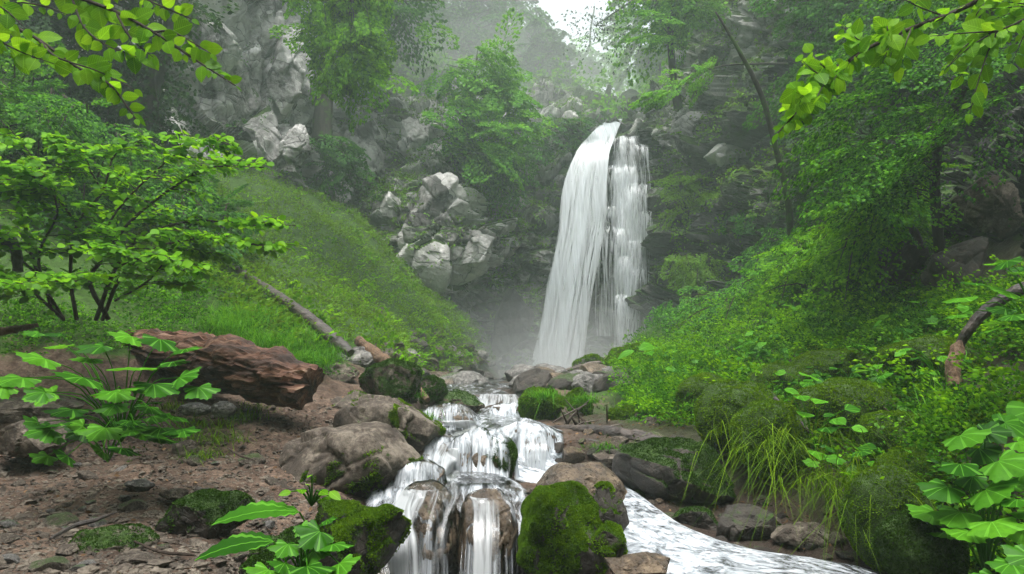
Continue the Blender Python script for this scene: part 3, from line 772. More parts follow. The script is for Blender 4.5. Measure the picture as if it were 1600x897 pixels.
B = boulder
B(527, 735, 3.95, 100, 66, 'large brown boulder with a mossy foot beside the cascade, left of the stream', moss=.05, mossdir=(.9, -.6, -.5), seed=4, tufts=9000, block=.7, k=6, depth=.8)
B(600, 668, 4.9, 78, 44, 'broad brown slab boulder between the stream and the dirt path', moss=.05, mossdir=(.8, -.3, .2), tufts=5000, k=6)
B(545, 650, 5.6, 60, 34, 'low brown boulder behind the broad slab boulder', moss=.05, tufts=2500)
B(610, 606, 6.3, 48, 36, 'round boulder furred with olive moss above the stream bank', moss=.42, tufts=12000, mmat='moss_dark', tsize=.014)
B(674, 610, 7.6, 22, 24, 'small grassy mossed boulder at the top left edge of the stream', moss=.42, tufts=5000, mmat='moss_dark', tsize=.018)
B(548, 850, 2.95, 78, 62, 'dark boulder thick with moss under the leafy plants at the bottom', 'rock_black', moss=.42, seed=77, tufts=26000, mmat='moss', tsize=.010, k=6, mossdir=(-.1, -.3, 1))
B(450, 895, 2.6, 70, 50, 'dark mossy boulder behind the broad pleated leaves', 'rock_black', moss=.3, tufts=8000, mmat='moss_dark', tsize=.011)
B(300, 815, 2.95, 62, 34, 'low mossy boulder at the edge of the dirt path', 'rock_black', moss=.3, tufts=9000, mmat='moss_dark', tsize=.010)
B(160, 858, 2.7, 56, 20, 'flat mossy stone lying in the dirt path', 'rock_brown', moss=.12, tufts=2500, block=.85, cuts=5, mmat='moss_dark', tsize=.009)
B(880, 850, 3.45, 66, 70, 'big square boulder with a thick green moss coat between the two cascades', 'rock_black', moss=.3, mossdir=(-.55, -.45, .8), seed=52, tufts=42000, tsize=.013, k=6, block=.74, depth=.85, crag=.05, mlo=.0, cuts=7)
B(915, 765, 3.95, 66, 30, 'wet brown ledge boulder behind the big mossy boulder', 'rock_wet', moss=0, k=5, block=.7)
B(955, 812, 3.5, 30, 42, 'dark pointed boulder beside the white branch of the stream', 'rock_black', moss=.1, tufts=1500)
B(955, 852, 3.05, 30, 34, 'small dark boulder capped with bright moss below the big square one', 'rock_black', moss=.35, tufts=9000, tsize=.009, k=5)
B(1000, 892, 2.9, 52, 18, 'tan wet stone at the foot of the white branch stream', 'rock_wet')
B(812, 712, 5.2, 52, 42, 'rounded wet boulder with a veil of water running over it', 'rock_wet', wet=True, crag=.01, block=.85, k=6, depth=.6)
B(755, 720, 4.65, 46, 38, 'round wet boulder with a mossy right flank in mid stream', 'rock_wet', wet=True, moss=.12, mossdir=(1, -.2, .3), tufts=6000, crag=.02, block=.8, k=6, mmat='moss_dark', seed=3, depth=.8)
B(664, 850, 3.6, 44, 72, 'wet brown boulder under the lower cascade', 'rock_wet', wet=True, crag=.03, block=.75, k=6, depth=.7, moss=.02, mossdir=(0, -1, 0))
B(758, 850, 3.55, 42, 68, 'wet brown boulder under the narrow veil of the lower cascade', 'rock_wet', wet=True, crag=.03, block=.75, k=6, depth=.7)
B(645, 752, 4.0, 40, 22, 'small wet boulder at the lip of the lower cascade', 'rock_wet', wet=True, crag=.02, block=.8)
B(680, 700, 5.0, 34, 26, 'small wet boulder below the mossy slab at the side of the stream', 'rock_wet', wet=True, crag=.02)
B(700, 660, 6.4, 46, 22, 'low wet boulder parting the upper stream', 'rock_wet', wet=True, crag=.02, block=.8)
B(715, 634, 7.6, 38, 20, 'mossy wet boulder at the left edge of the white pool', 'rock_wet', moss=.25, tufts=3000, mmat='moss_dark', tsize=.013)
B(787, 650, 7.0, 28, 20, 'dark wet stone beside the grassy block in the upper stream', 'rock_wet', wet=True)
B(848, 640, 6.9, 36, 34, 'square boulder hung with grass in the upper stream', 'rock_black', moss=.5, tufts=12000, tsize=.02, mossdir=(-.3, -.5, .8), mlo=-.3, long=.6)
B(908, 640, 7.4, 20, 24, 'small mossy hummock stone left of the dead twigs', 'rock_black', moss=.5, tufts=6000, tsize=.02, mossdir=(-.3, -.5, .8), mlo=-.3, long=.6)
B(985, 655, 6.6, 30, 24, 'mossy stone beside the heap of dead twigs', 'rock_black', moss=.5, tufts=6000, tsize=.02, mossdir=(-.3, -.5, .8), mlo=-.3, long=.6)
B(847, 594, 11, 24, 20, 'smooth greenish boulder standing in front of the waterfall foot', 'rock_grey', moss=.15, block=.8)
B(878, 604, 9.6, 18, 14, 'small grassy stone beside the smooth greenish boulder', 'rock_black', moss=.5, tufts=4000, tsize=.03, long=.5)
B(924, 578, 12.5, 30, 24, 'square grey rock with grass on top at the waterfall foot', 'rock_grey', moss=.3, mossdir=(0, 0, 1), block=.6, tufts=2000, tsize=.04)
B(945, 610, 10, 24, 14, 'low dark rock behind the charred log', 'rock_black', moss=.2)
B(992, 560, 10.5, 36, 24, 'grass covered rock overhanging the right side of the pool', 'rock_black', moss=.6, tufts=14000, tsize=.035, mossdir=(-.3, -.5, .8), mlo=-.3, long=.5)
B(556, 563, 8.0, 36, 17, 'pale smooth boulder by the fallen trunk', 'rock_grey', moss=0, block=.8)
B(626, 556, 11, 26, 14, 'grey boulder lying at the foot of the grassy slope', 'rock_grey', moss=.05)
B(590, 493, 13, 15, 17, 'dark stone standing out of the grassy slope', 'rock_black', moss=0)
B(684, 520, 16, 12, 10, 'small brown stone on the lower grassy slope', 'rock_brown')
B(1055, 752, 4.45, 80, 54, 'large dark boulder with a mossy shoulder on the far bank', 'rock_black', moss=.2, mossdir=(.6, -.2, .9), seed=9, tufts=14000, mmat='moss_dark', k=6, depth=.8)
B(905, 698, 5.5, 86, 22, 'flat tan slab under the long dark branch', 'rock_brown', moss=0, k=6)
B(985, 722, 5.0, 56, 22, 'reddish slab stone in front of the long dark branch', 'rock_brown', moss=0, seed=8)
B(1085, 700, 5.5, 40, 20, 'mossy stone at the thick end of the long dark branch', 'rock_black', moss=.3, tufts=4000, mmat='moss_dark')
B(1095, 820, 4.1, 34, 26, 'dark cobbly rock beside the white branch stream', 'rock_black', moss=.15, tufts=1500, mmat='moss_dark')
B(1270, 840, 3.7, 40, 22, 'brown stone in the dark hollow under the right bank', 'rock_brown')
B(1180, 830, 3.9, 46, 30, 'dark stone under the hanging grass of the right bank', 'rock_black', moss=.05)
for a in ((685, 330, 20.9, 72, 88, 'tall pale angular crag left of the waterfall above the dark recess', .3), (640, 372, 20.6, 34, 46, 'pale split crag at the lower left of the tall angular one', -.2), (745, 385, 20.8, 36, 42, 'grey crag at the lower right of the tall angular one', .2),
          (562, 235, 24.0, 42, 85, 'narrow hazy crag in the middle of the gorge wall', .1), (640, 215, 24.0, 30, 50, 'small hazy crag above the tall angular one', 0), (440, 95, 18.6, 52, 105, 'high pale rock face beside the hanging bright tree', .15), (330, 70, 16.6, 46, 80, 'grey rock face above the leafy shrub', .3),
          (455, 225, 18.3, 36, 55, 'cracked pale crag at the top of the grassy slope', -.1), (800, 500, 22.4, 44, 62, 'steep dark ribbed rock left of the waterfall foot', .1), (1085, 195, 21.2, 58, 40, 'broken pale ledge high on the wall right of the waterfall', .1), (1140, 235, 19.6, 46, 26, 'lower step of the broken ledge right of the waterfall', 0)):
    B(a[0], a[1], a[2] * (.925 if a[2] > 19.5 else .945), a[3], a[4], a[5], 'rock_far' if 'dark' not in a[5].split('above')[0] else 'rock_dark', moss=.02, cuts=26, block=.40, crag=.10, k=6, tilt=a[6], cat='crag', name='rock_crag', depth=.7)
B(930, 206, 25.2, 16, 13, 'dark rock at the lip of the waterfall, left of the water', 'rock_dark', moss=.3)
B(990, 203, 25.0, 17, 15, 'dark rock at the lip of the waterfall, right of the water', 'rock_dark', moss=.2)
# moss cushions of the right bank
for a in ((1168, 668, 5.0, 58, 46, 'domed moss cushion at the lower edge of the right bank'), (1215, 700, 4.6, 50, 48, 'moss cushion above the drooping grass'),
          (1340, 655, 4.7, 66, 40, 'broad moss cushion crossed by a bare twig'), (1425, 702, 4.3, 56, 32, 'flat moss cushion below the upright grass blades'),
          (1436, 762, 3.7, 44, 34, 'bright round moss cushion beside the lobed leaves'), (1405, 830, 3.4, 52, 66, 'tall moss covered boulder at the foot of the right bank'),
          (1460, 880, 3.0, 50, 50, 'dark green moss mound at the lower right edge'), (1110, 640, 6.0, 40, 34, 'moss cushion below the grassy bank edge'),
          (1250, 612, 5.9, 56, 30, 'moss cushion between the broad leaved plants'), (1470, 575, 5.0, 60, 30, 'moss cushion left of the broken brown stub'),
          (1320, 590, 5.8, 50, 26, 'small moss cushion high on the right bank')):
    B(a[0], a[1] - 12, a[2] * .97, a[3] * 1.08, a[4], a[5], 'rock_black', moss=.75, tufts=15000, tsize=.015 if a[2] > 4 else .011, mossdir=(-.2, -.5, .9), mlo=-.6, cuts=5, block=.8, crag=.03, cat='moss cushion', name='moss_cushion',
      mmat='moss' if 'dark' not in a[5] else 'moss_dark')
# blocks in the dark cliff, right side
B(1565, 300, 7.0, 54, 56, 'angular grey rock jutting from the dark cliff', 'rock_brown', moss=0, cuts=22, block=.42, crag=.12, k=6)
B(1440, 395, 7.4, 44, 70, 'tall split rock pillar in the dark cliff', 'rock_black', moss=0, cuts=22, block=.42, crag=.12, k=6, tilt=.15)
B(1520, 420, 6.6, 60, 50, 'leaning rock slab below the angular grey rock', 'rock_black', moss=.02, cuts=22, block=.42, crag=.12, k=6)
# boulders and stones around the plunge pool and up the stream: small, look alike
proto = []
for k in range(5):
    P, F = rock_shape((1, .85, .62), 400 + k, 4, 12, .6, crag=.06); n = vnormals(P, F)
    ms = .05 + sstep(.3, .9, n[:, 2]) * (.5 if k % 2 else .1)
    proto.append((P, F, ms))


def stones(spots, name, label, cat, group, mats):
    meshes = {}
    for i, (p, s) in enumerate(spots):
        k = i % 5; mt = mats[i % len(mats)]
        if (k, mt) not in meshes:
            P, F, ms = proto[k]; o = np_mesh(name, P, F, M[mt], None, {'moss': ms}); meshes[(k, mt)] = o
        else:
            o = meshes[(k, mt)].copy(); COL.objects.link(o)
        o.location = tuple(p); o.scale = (s, s, s * rng.uniform(.6, 1.1)); o.rotation_euler = (rng.normal() * .15, rng.normal() * .15, rng.random() * 6.3)
        tag(o, label, cat, group)


sp = []
for _ in range(50):
    u, v = rng.uniform(640, 960), rng.uniform(585, 606); p = on_ground(u, v); 
    if p[1] > 24 or p[1] < 8.5: continue
    sp.append((p, rng.uniform(.12, .42)))
stones(sp, 'stone', 'grey wet stone lying around the misty plunge pool', 'stone', 'stones around the plunge pool', ['rock_grey', 'rock_black', 'rock_wet'])
sp = []
for _ in range(40):
    u, v = rng.uniform(600, 800), rng.uniform(520, 592); p = on_ground(u, v)
    sp.append((p, rng.uniform(.1, .34)))
stones(sp, 'stone', 'stone at the foot of the grassy slope', 'stone', 'stones at the foot of the slope', ['rock_grey', 'rock_brown', 'rock_black'])
sp = []
for _ in range(92):
    u, v = rng.uniform(-20, 560), rng.uniform(625, 895)
    if v < 700 and u < 330: continue
    p = on_ground(u, v); sp.append((p + [0, 0, .004], rng.uniform(.012, .05) * (1.7 if rng.random() < .12 else 1)))
stones(sp, 'stone', 'brown stone half sunk in the dirt path', 'stone', 'stones on the dirt path', ['rock_brown', 'rock_grey', 'rock_brown'])
sp = []
for _ in range(50):
    u, v = rng.uniform(1000, 1420), rng.uniform(780, 890); p = on_ground(u, v); sp.append((p, rng.uniform(.02, .075)))
for _ in range(75):
    u, v = rng.uniform(820, 1120), rng.uniform(610, 790); p = on_ground(u, v); sp.append((p, rng.uniform(.03, .13)))
stones(sp, 'stone', 'dark wet stone at the edge of the far bank', 'stone', 'stones along the far bank', ['rock_black', 'rock_brown', 'rock_wet'])
B(345, 640, 4.8, 15, 11, 'rounded pinkish stone in front of the rotten log', 'rock_grey', moss=0, k=4, cat='stone', name='stone', block=.85)
B(300, 640, 4.8, 20, 9, 'pale flat stone in the shade right under the rotten log', 'rock_grey', moss=0, k=4, cat='stone', name='stone', block=.85)
B(30, 690, 3.9, 60, 26, 'flat brown stone at the left edge of the path', 'rock_brown', moss=.05, tufts=800)
B(20, 640, 4.2, 70, 24, 'tan stone among the stems under the broad leaves', 'rock_brown', moss=.05)
B(215, 760, 3.5, 20, 8, 'pale flat stone on the dirt path', 'rock_grey', k=4, cat='stone', name='stone')
B(265, 775, 3.3, 24, 10, 'tan flat stone on the dirt path', 'rock_brown', k=4, cat='stone', name='stone', moss=0)
B(102, 862, 2.6, 17, 12, 'small rounded stone at the bottom of the path', 'rock_brown', k=4, cat='stone', name='stone', moss=0)
B(285, 700, 4.3, 20, 12, 'reddish stone at the foot of the grass tufts', 'rock_brown', k=4, cat='stone', name='stone', moss=0)
B(510, 590, 6.8, 40, 22, 'brown boulder at the cut end of the rotten log', 'rock_brown', moss=.1)

# pebbles nobody could count
n = 14000; u = rng.uniform(-100, 620, n); v = rng.uniform(620, 960, n)
pp = W(u, v, 1.); a = np.array([0, 0, CH]); dr = pp - a
idx = []; pos = []
for i in range(n):
    h = GBVH.ray_cast(Vector(a), Vector(dr[i]).normalized())
    if h[0] and h[0].y < 8: pos.append(h[0][:])
pos = np.array(pos); V0, F0 = ico(1); k = len(pos)
V = V0[None] * (1 + .35 * rng.standard_normal((k, len(V0), 1))) * (rng.uniform(.004, .013, (k, 1, 1)) * (1 + 1.5 * (rng.random((k, 1, 1)) > .95))) * np.array([1, 1, .6]) + pos[:, None]
F = (F0[None] + (np.arange(k) * len(V0))[:, None, None]).reshape(-1, 3)
tag(np_mesh('gravel', V.reshape(-1, 3), F, M['rock_brown'], None, {'moss': np.zeros(k * len(V0))}), kind='stuff', label='fine gravel and crumbs of earth on the path')

# ------------------------------------------------------------------ water
WB = [BVHTree.FromPolygons([tuple(v) for v in P], [tuple(f) for f in F]) for P, F in WETROCKS]


def stream_mesh(S, n, m, name, label, wob=1.):
    C = cr(W(S[:, 0], S[:, 1], S[:, 2]), n); hw = cr(S[:, 3:4], n)[:, 0] * 1.25; foam = cr(S[:, 4:5], n)[:, 0]
    t = np.gradient(C, axis=0); t[:, 2] = 0; t = nrm(t); s = np.stack([t[:, 1], -t[:, 0], 0 * t[:, 0]], -1)
    w = np.linspace(-1, 1, m); P = C[:, None] + s[:, None] * (hw[:, None] * w[None])[..., None]
    ln = np.concatenate([[0], np.cumsum(np.linalg.norm(np.diff(C, axis=0), axis=1))])
    P[..., 2] += .018 * fbm(P * np.array([6, 3, 3]), 3, 77) * np.clip(P[..., 1] / 6, .6, 2) + .03 * fbm(P * 1.6, 2, 79)
    P[..., 2] -= .05 * w[None] ** 4
    for i in range(n):
        for j in range(m):
            p = P[i, j]
            for b in WB:
                h = b.ray_cast(Vector((p[0], p[1], p[2] + .35)), Vector((0, 0, -1)))
                if h[0] and -.1 < h[0].z - p[2] < .34: p[2] = max(p[2], h[0].z + .012)
    slope = np.abs(np.gradient(P[..., 2], axis=0)) / np.maximum(np.linalg.norm(np.gradient(P, axis=0), axis=-1), 1e-4)
    fo = foam[:, None] * .42 + .13 * sstep(.12, .6, slope) - .06 + .10 * sstep(.6, 1, np.abs(w))[None] * (foam[:, None] > .02)
    de = np.ones((n, m)) * (1 - sstep(.9, 1, np.abs(w)))[None]
    uv = np.stack([np.broadcast_to(w[None] * hw[:, None], (n, m)), np.broadcast_to(ln[:, None] * wob, (n, m)) + .06 * wob * fbm(P * 5, 3, 12)], -1)
    o = np_mesh(name, P.reshape(-1, 3), grid_faces(n, m), M['stream'], None, {'foam': fo.ravel(), 'dens': de.ravel()}, uv.reshape(-1, 2), True)
    return tag(o, label, kind='structure')


stream_mesh(STREAM, 420, 60, 'stream_water', 'clear stream breaking white over the stones')
BRANCH[:, 4] += .20
stream_mesh(BRANCH, 420, 40, 'stream_water', 'white side branch of the stream running off to the right', wob=2.2)


def veil(L, Rr, n, m, mat, name, parent, off=0., arch=0., bulge=.12, seed=0, foam=0., dens=1., edge=.12, rag=.04, uvs=1., gaps=.05):
    """a sheet of falling water between a left and a right edge; points are (u, v, distance)"""
    L, Rr = np.array(L, float), np.array(Rr, float); a = cr(W(L[:, 0], L[:, 1], L[:, 2]), n); b = cr(W(Rr[:, 0], Rr[:, 1], Rr[:, 2]), n)
    w = np.linspace(0, 1, m); P = a[:, None] * (1 - w)[None, :, None] + b[:, None] * w[None, :, None]
    wd = np.linalg.norm(b - a, axis=-1)
    P[..., 1] -= off * sstep(0, .15, np.linspace(0, 1, n))[:, None] + bulge * (np.sin(np.pi * w)[None] * sstep(0, .35, np.linspace(0, 1, n))[:, None]) * wd.mean()
    q = np.stack([np.broadcast_to(w[None] * 9, (n, m)), P[..., 2] * .35 / max(wd.mean(), .3), np.full((n, m), seed)], -1)
    P[..., 1] -= rag * wd.mean() * fbm(q, 4, seed)
    P[..., 2] -= arch * wd.mean() * ((2 * w - 1) ** 2)[None] * (1 - np.linspace(0, 1, n))[:, None]
    ln = np.concatenate([[0], np.cumsum(np.linalg.norm(np.diff((a + b) / 2, axis=0), axis=1))])
    uv = np.stack([np.broadcast_to(w[None] * wd.mean() * uvs, (n, m)), np.broadcast_to(ln[:, None], (n, m))], -1) + seed * 3.7
    e = np.minimum(sstep(0, edge, w), sstep(0, edge, 1 - w))[None] * np.ones((n, m))
    T = np.linspace(0, 1, n)[:, None]
    fo = (np.interp(T, np.linspace(0, 1, len(foam)), foam) if np.ndim(foam) else foam) + (e - 1) * .14 + gaps * fbm(np.stack([q[..., 0] * .5, q[..., 1] * 1.2, q[..., 2]], -1), 3, seed + 5)
    de = dens * (.25 + .75 * e) * np.ones((n, m))
    P = P - (np.array(parent.location) if parent else 0)
    return np_mesh(name, P.reshape(-1, 3), grid_faces(n, m), mat, parent, {'foam': fo.ravel(), 'dens': de.ravel()}, uv.reshape(-1, 2), True)


def threads(L, Rr, n, k, width, mat, name, parent, off=0., seed=0, wander=.02):
    """single threads of falling water between two edges"""
    L, Rr = np.array(L, float), np.array(Rr, float); a = cr(W(L[:, 0], L[:, 1], L[:, 2]), 60); b = cr(W(Rr[:, 0], Rr[:, 1], Rr[:, 2]), 60)
    r = np.random.default_rng(seed); w0 = r.random(n); t0 = r.uniform(-.1, .95, n); ln = r.uniform(.08, .4, n)
    t = np.clip(t0[:, None] + ln[:, None] * np.linspace(0, 1, k)[None], 0, 1)
    w = w0[:, None] + wander * np.cumsum(r.standard_normal((n, k)), 1) * .3 + .0 * t
    i = np.clip((t * 59).astype(int), 0, 58); f = (t * 59 - i)[..., None]
    A = a[i] * (1 - f) + a[i + 1] * f; Bq = b[i] * (1 - f) + b[i + 1] * f
    c = A * (1 - w[..., None]) + Bq * w[..., None]; wd = np.linalg.norm(Bq - A, axis=-1)
    c[..., 1] -= off + .12 * wd * np.sin(np.pi * np.clip(w, 0, 1)) + r.random((n, 1)) * .12 * off
    s = (width * r.uniform(.4, 1.3, n))[:, None] * np.sin(np.pi * (np.linspace(0, 1, k) * .9 + .06))[None]
    V = np.stack([c - s[..., None] * [1, 0, 0], c + s[..., None] * [1, 0, 0]], 2).reshape(n, -1, 3)
    q = np.array([[2 * j, 2 * j + 1, 2 * j + 3, 2 * j + 2] for j in range(k - 1)]); F = (q[None] + (np.arange(n) * 2 * k)[:, None, None]).reshape(-1, 4)
    V = V.reshape(-1, 3) - np.array(parent.location); uv = np.stack([V[:, 0], V[:, 2]], -1)
    return np_mesh(name, V, F, mat, parent, {'foam': np.full(len(V), .2), 'dens': np.full(len(V), .55)}, uv, True)


base = W(890, 585, 22.5)
wf = empty('waterfall', base, 'tall white waterfall dropping down the rock wall into the misty pool', 'waterfall')
L1 = [(950, 193, 26.6), (938, 199, 25.4), (918, 219, 24.3), (900, 242, 23.8), (881, 291, 23.4), (873, 360, 23.1), (857, 438, 22.8), (845, 517, 22.6), (826, 590, 22.4)]
R1 = [(972, 189, 26.6), (968, 195, 25.4), (957, 222, 24.3), (949, 250, 23.8), (946, 300, 23.4), (943, 345, 23.1), (931, 412, 22.8), (919, 480, 22.6), (905, 590, 22.4)]
for i, (o_, f_, d_) in enumerate(((0, .02, 1), (.12, -.06, .9), (.25, -.10, .8))):
    veil(L1, R1, 160, 70, M['fall'], 'main_veil' if i == 0 else 'spray_sheet', wf, off=o_, seed=i + 1, foam=[.0 + f_, .10 + f_, .09 + f_, .06 + f_, .04 + f_, .03 + f_], dens=d_, bulge=.10, edge=.32)
threads(L1, R1, 900, 8, .022, M['fall'], 'water_threads', wf, off=.3, seed=5)
L2 = [(950, 213, 24.3), (950, 232, 23.9), (947, 262, 23.8), (948, 300, 23.6), (950, 350, 23.4), (958, 400, 23.1), (962, 450, 22.8), (962, 500, 22.6), (960, 545, 22.5)]
R2 = [(998, 213, 24.3), (1001, 232, 23.9), (1010, 262, 23.7), (1013, 300, 23.5), (1016, 350, 23.2), (1010, 400, 23.0), (1000, 450, 22.8), (985, 500, 22.6), (974, 545, 22.5)]
for k_, fo_ in ((0, -.01), (1, -.06)):
    veil(L2, R2, 160, 60, M['fall_thin'], 'side_veil', wf, off=.1 * k_, seed=11 + k_, foam=[fo_, fo_, fo_ + .04, fo_ + .05, fo_ + .03, fo_ + .03, fo_], dens=.85, bulge=.08, rag=.16, edge=.3, gaps=.28)
SEG = [(958, 990, 214, 956, 992, 262, 24.2, 23.9, -.07), (949, 992, 257, 944, 996, 318, 23.85, 23.4, .03), (974, 1012, 287, 968, 1012, 360, 23.5, 23.0, .05), (990, 1010, 225, 1004, 1016, 290, 24.0, 23.6, -.08),
       (936, 961, 322, 932, 962, 350, 23.3, 23.1, .02), (931, 963, 352, 930, 962, 476, 23.1, 22.6, -.09), (959, 982, 355, 958, 982, 440, 23.1, 22.7, .10), (980, 1017, 374, 976, 1012, 432, 23.0, 22.7, -.02),
       (966, 990, 398, 962, 988, 470, 22.8, 22.5, .06), (1000, 1018, 330, 1000, 1020, 380, 23.2, 23.0, -.04), (988, 1010, 418, 978, 1006, 500, 22.75, 22.4, -.07), (962, 982, 458, 958, 984, 540, 22.5, 22.2, .10), (984, 1000, 470, 972, 994, 540, 22.45, 22.2, -.09)]
for i, (a0, b0, v0, a1, b1, v1, d0, d1, fo) in enumerate(SEG):
    q = np.array([0, .08, .25, .55, 1.0]); fwd = np.array([0, .45, .8, .95, 1.0])
    mk = lambda x0, x1, sg: [(x0 + (x1 - x0) * t_ ** .6 + 0 * sg, v0 + (v1 - v0) * 1.4 * t_ + (rng.random() * 4 if t_ == 0 else 0), d0 + (d1 - d0) * f_) for t_, f_ in zip(q, fwd)]
    Lq, Rq = mk(a0, a1, -1), mk(b0, b1, 1)
    for k_, (of, df) in enumerate(((0, 0), (.08, -.05))):
        veil(Lq, Rq, 60, 36, M['fall_thin'], 'water_fan', wf, off=of, seed=30 + 2 * i + k_, arch=.45, foam=[fo - .16 + df, fo - .04 + df, fo - .01 + df, fo - .05 + df, fo - .20 + df], dens=.68, bulge=.10, edge=.3, rag=.14, gaps=.16)
    threads(Lq, Rq, int(5 * (b0 - a0)), 7, .010, M['fall'], 'water_threads', wf, off=.1, seed=60 + i)
# dark wet steps of rock inside the fall
for u, v, d, a, b in ((972, 240, 24.6, 26, 34), (966, 345, 24.0, 22, 30), (946, 410, 23.9, 13, 54), (990, 310, 24.2, 22, 26), (985, 400, 23.8, 24, 36), (944, 500, 23.9, 18, 50), (1003, 365, 23.9, 16, 30), (985, 470, 23.5, 18, 40), (1000, 535, 22.9, 20, 40)):
    pass
    boulder(u, v, d, a, b, 'dark wet rock step behind the thin side veil of the waterfall', 'rock_dark', moss=.1, cat='rock step', name='rock_step', group='wet rock steps in the waterfall', k=5, block=.7, crag=.05, depth=.5)

# lower cascades, draped over the wet boulders
c1 = empty('cascade', W(690, 880, 3.1), 'wide streaked cascade pouring over the wet brown boulder at the bottom', 'cascade')


def drape(L, Rr, n, m, parent, name, seed, foam, dens=1., lift=.02, mat='cascade', edge=.15):
    o = veil(L, Rr, n, m, M[mat], name, parent, seed=seed, foam=foam, dens=dens, bulge=.0, rag=.05, edge=edge, gaps=.22)
    V = np.empty(len(o.data.vertices) * 3, np.float32); o.data.vertices.foreach_get('co', V); V = V.reshape(-1, 3) + np.array(parent.location)
    for i, p in enumerate(V):
        y = p[1]
        for b in WB:
            h = b.ray_cast(Vector((p[0], p[1] - .8, p[2])), Vector((0, 1, 0)))
            if h[0] and h[0].y - p[1] < .35: y = min(y, max(h[0].y - lift, p[1] - .3))
        p[1] = y
    V = (V - np.array(parent.location)).reshape(n, m, 3)
    for _ in range(3): V[:, 1:-1, 1] = (V[:, :-2, 1] + V[:, 1:-1, 1] * 2 + V[:, 2:, 1]) / 4; V[1:-1, :, 1] = (V[:-2, :, 1] + V[1:-1, :, 1] * 2 + V[2:, :, 1]) / 4
    V[..., 1] -= .012
    o.data.vertices.foreach_set('co', V.astype(np.float32).ravel()); o.data.update(); return o


drape([(648, 748, 4.0), (640, 756, 3.8), (628, 775, 3.6), (616, 800, 3.45), (608, 850, 3.35), (606, 960, 3.2)], [(722, 752, 4.0), (722, 762, 3.7), (722, 780, 3.5), (714, 810, 3.4), (706, 850, 3.3), (704, 960, 3.2)], 90, 60, c1, 'water_veil', 41, [.08, .10, .05, .02, .04, .06])
drape([(640, 752, 3.9), (628, 765, 3.7), (614, 790, 3.5), (604, 820, 3.4), (604, 850, 3.3), (606, 960, 3.1)], [(664, 752, 3.9), (655, 765, 3.65), (645, 790, 3.45), (648, 820, 3.35), (655, 850, 3.25), (660, 960, 3.1)], 80, 30, c1, 'water_fan', 42, [.05, .18, .2, .18, .2, .22], lift=.05)
c2 = empty('cascade', W(760, 890, 3.1), 'narrow veil of water beside the big mossy boulder, right part of the lower drop', 'cascade')
drape([(732, 756, 4.0), (733, 770, 3.75), (734, 790, 3.5), (734, 830, 3.35), (733, 900, 3.25), (730, 960, 3.2)], [(782, 758, 4.0), (784, 770, 3.75), (785, 790, 3.5), (786, 830, 3.35), (783, 900, 3.25), (780, 960, 3.2)], 90, 36, c2, 'water_veil', 43, [.06, .02, .05, .08, .1, .12])
c3 = empty('cascade', W(812, 730, 5.0), 'thin streaked cascade over the rounded boulder in mid stream', 'cascade')
drape([(775, 672, 5.4), (768, 678, 5.1), (766, 700, 4.95), (768, 745, 4.9)], [(850, 672, 5.4), (858, 680, 5.1), (862, 700, 4.95), (860, 740, 4.9)], 60, 50, c3, 'water_veil', 44, [.0, .03, .04, .08], mat='cascade')
c4 = empty('cascade', W(700, 740, 4.6), 'short cascade left of the round mossy flanked boulder', 'cascade')
drape([(655, 690, 5.1), (652, 700, 4.9), (652, 740, 4.7)], [(748, 688, 5.1), (744, 700, 4.85), (738, 742, 4.55)], 50, 50, c4, 'water_veil', 45, [.05, .05, .12])
c5 = empty('cascade', W(720, 672, 6.1), 'upper short cascade below the white pool', 'cascade')
drape([(675, 652, 6.8), (672, 658, 6.5), (672, 682, 6.3)], [(762, 650, 6.8), (768, 658, 6.5), (770, 680, 6.2)], 40, 50, c5, 'water_veil', 46, [.05, .05, .1])
c6 = empty('cascade', W(790, 640, 7.6), 'little white drop out of the pool under the waterfall', 'cascade')
drape([(745, 616, 9.0), (742, 624, 8.6), (742, 640, 8.3)], [(812, 616, 9.0), (816, 624, 8.6), (816, 642, 8.2)], 30, 40, c6, 'water_veil', 47, [.15, .12, .16])

# ------------------------------------------------------------------ logs and dead wood
def log(name, pts, rad, mat, label, cat='log', k=22, rough=.28, n=60, seed=1, group=None):
    pts = np.array(pts, float); P = W(pts[:, 0], pts[:, 1], pts[:, 2]); c = P.mean(0)
    V, F = tube(P - c, rad, k, rough, seed, n=n)
    o = np_mesh(name, V, F, M[mat], None, smooth=False); o.location = tuple(c)
    return tag(o, label, cat, group)


def shag(V, s, amp, seed):
    return V + (facets(V * s, seed)[0] * amp)[:, None] * nrm(V)


lg = log('log', [(95, 520, 6.4), (180, 535, 5.9), (260, 545, 5.5), (340, 565, 5.2), (420, 590, 5.0), (486, 602, 4.9)], [.05, .09, .135, .165, .165, .125], 'log_red', 'thick rotten log with crumbling red wood and a broken end, beside the path', k=60, n=150, rough=.42, seed=5)
V = np.empty(len(lg.data.vertices) * 3, np.float32); lg.data.vertices.foreach_get('co', V); V = V.reshape(-1, 3).astype(float)
nr = 150 * 60; al, an = np.divmod(np.arange(nr), 60); al = al / 150.; an = an / 60 * 2 * math.pi; cc = V[:nr].reshape(150, 60, 3).mean(1)[np.arange(nr) // 60]; rad_ = nrm(V[:nr] - cc)
cs = np.stack([np.cos(an), np.sin(an)], -1); q = np.concatenate([al[:, None] * 5, cs * 2.2], 1); q2 = np.concatenate([al[:, None] * 7, cs * 9], 1)
dsp = .034 * fbm(q, 3, 71) + .030 * (1 - 2 * np.abs(fbm(q2, 3, 72))) + .012 * facets(q2 * [3, 1, 1], 73)[0]
dsp = dsp * (1 - .2 * al); V[:nr] += rad_ * dsp[:, None]; V[:nr, 0] += sstep(.93, 1, al) * .07 * fbm(cs @ np.array([[3., 0, 1], [0, 3, 2]]), 3, 75)
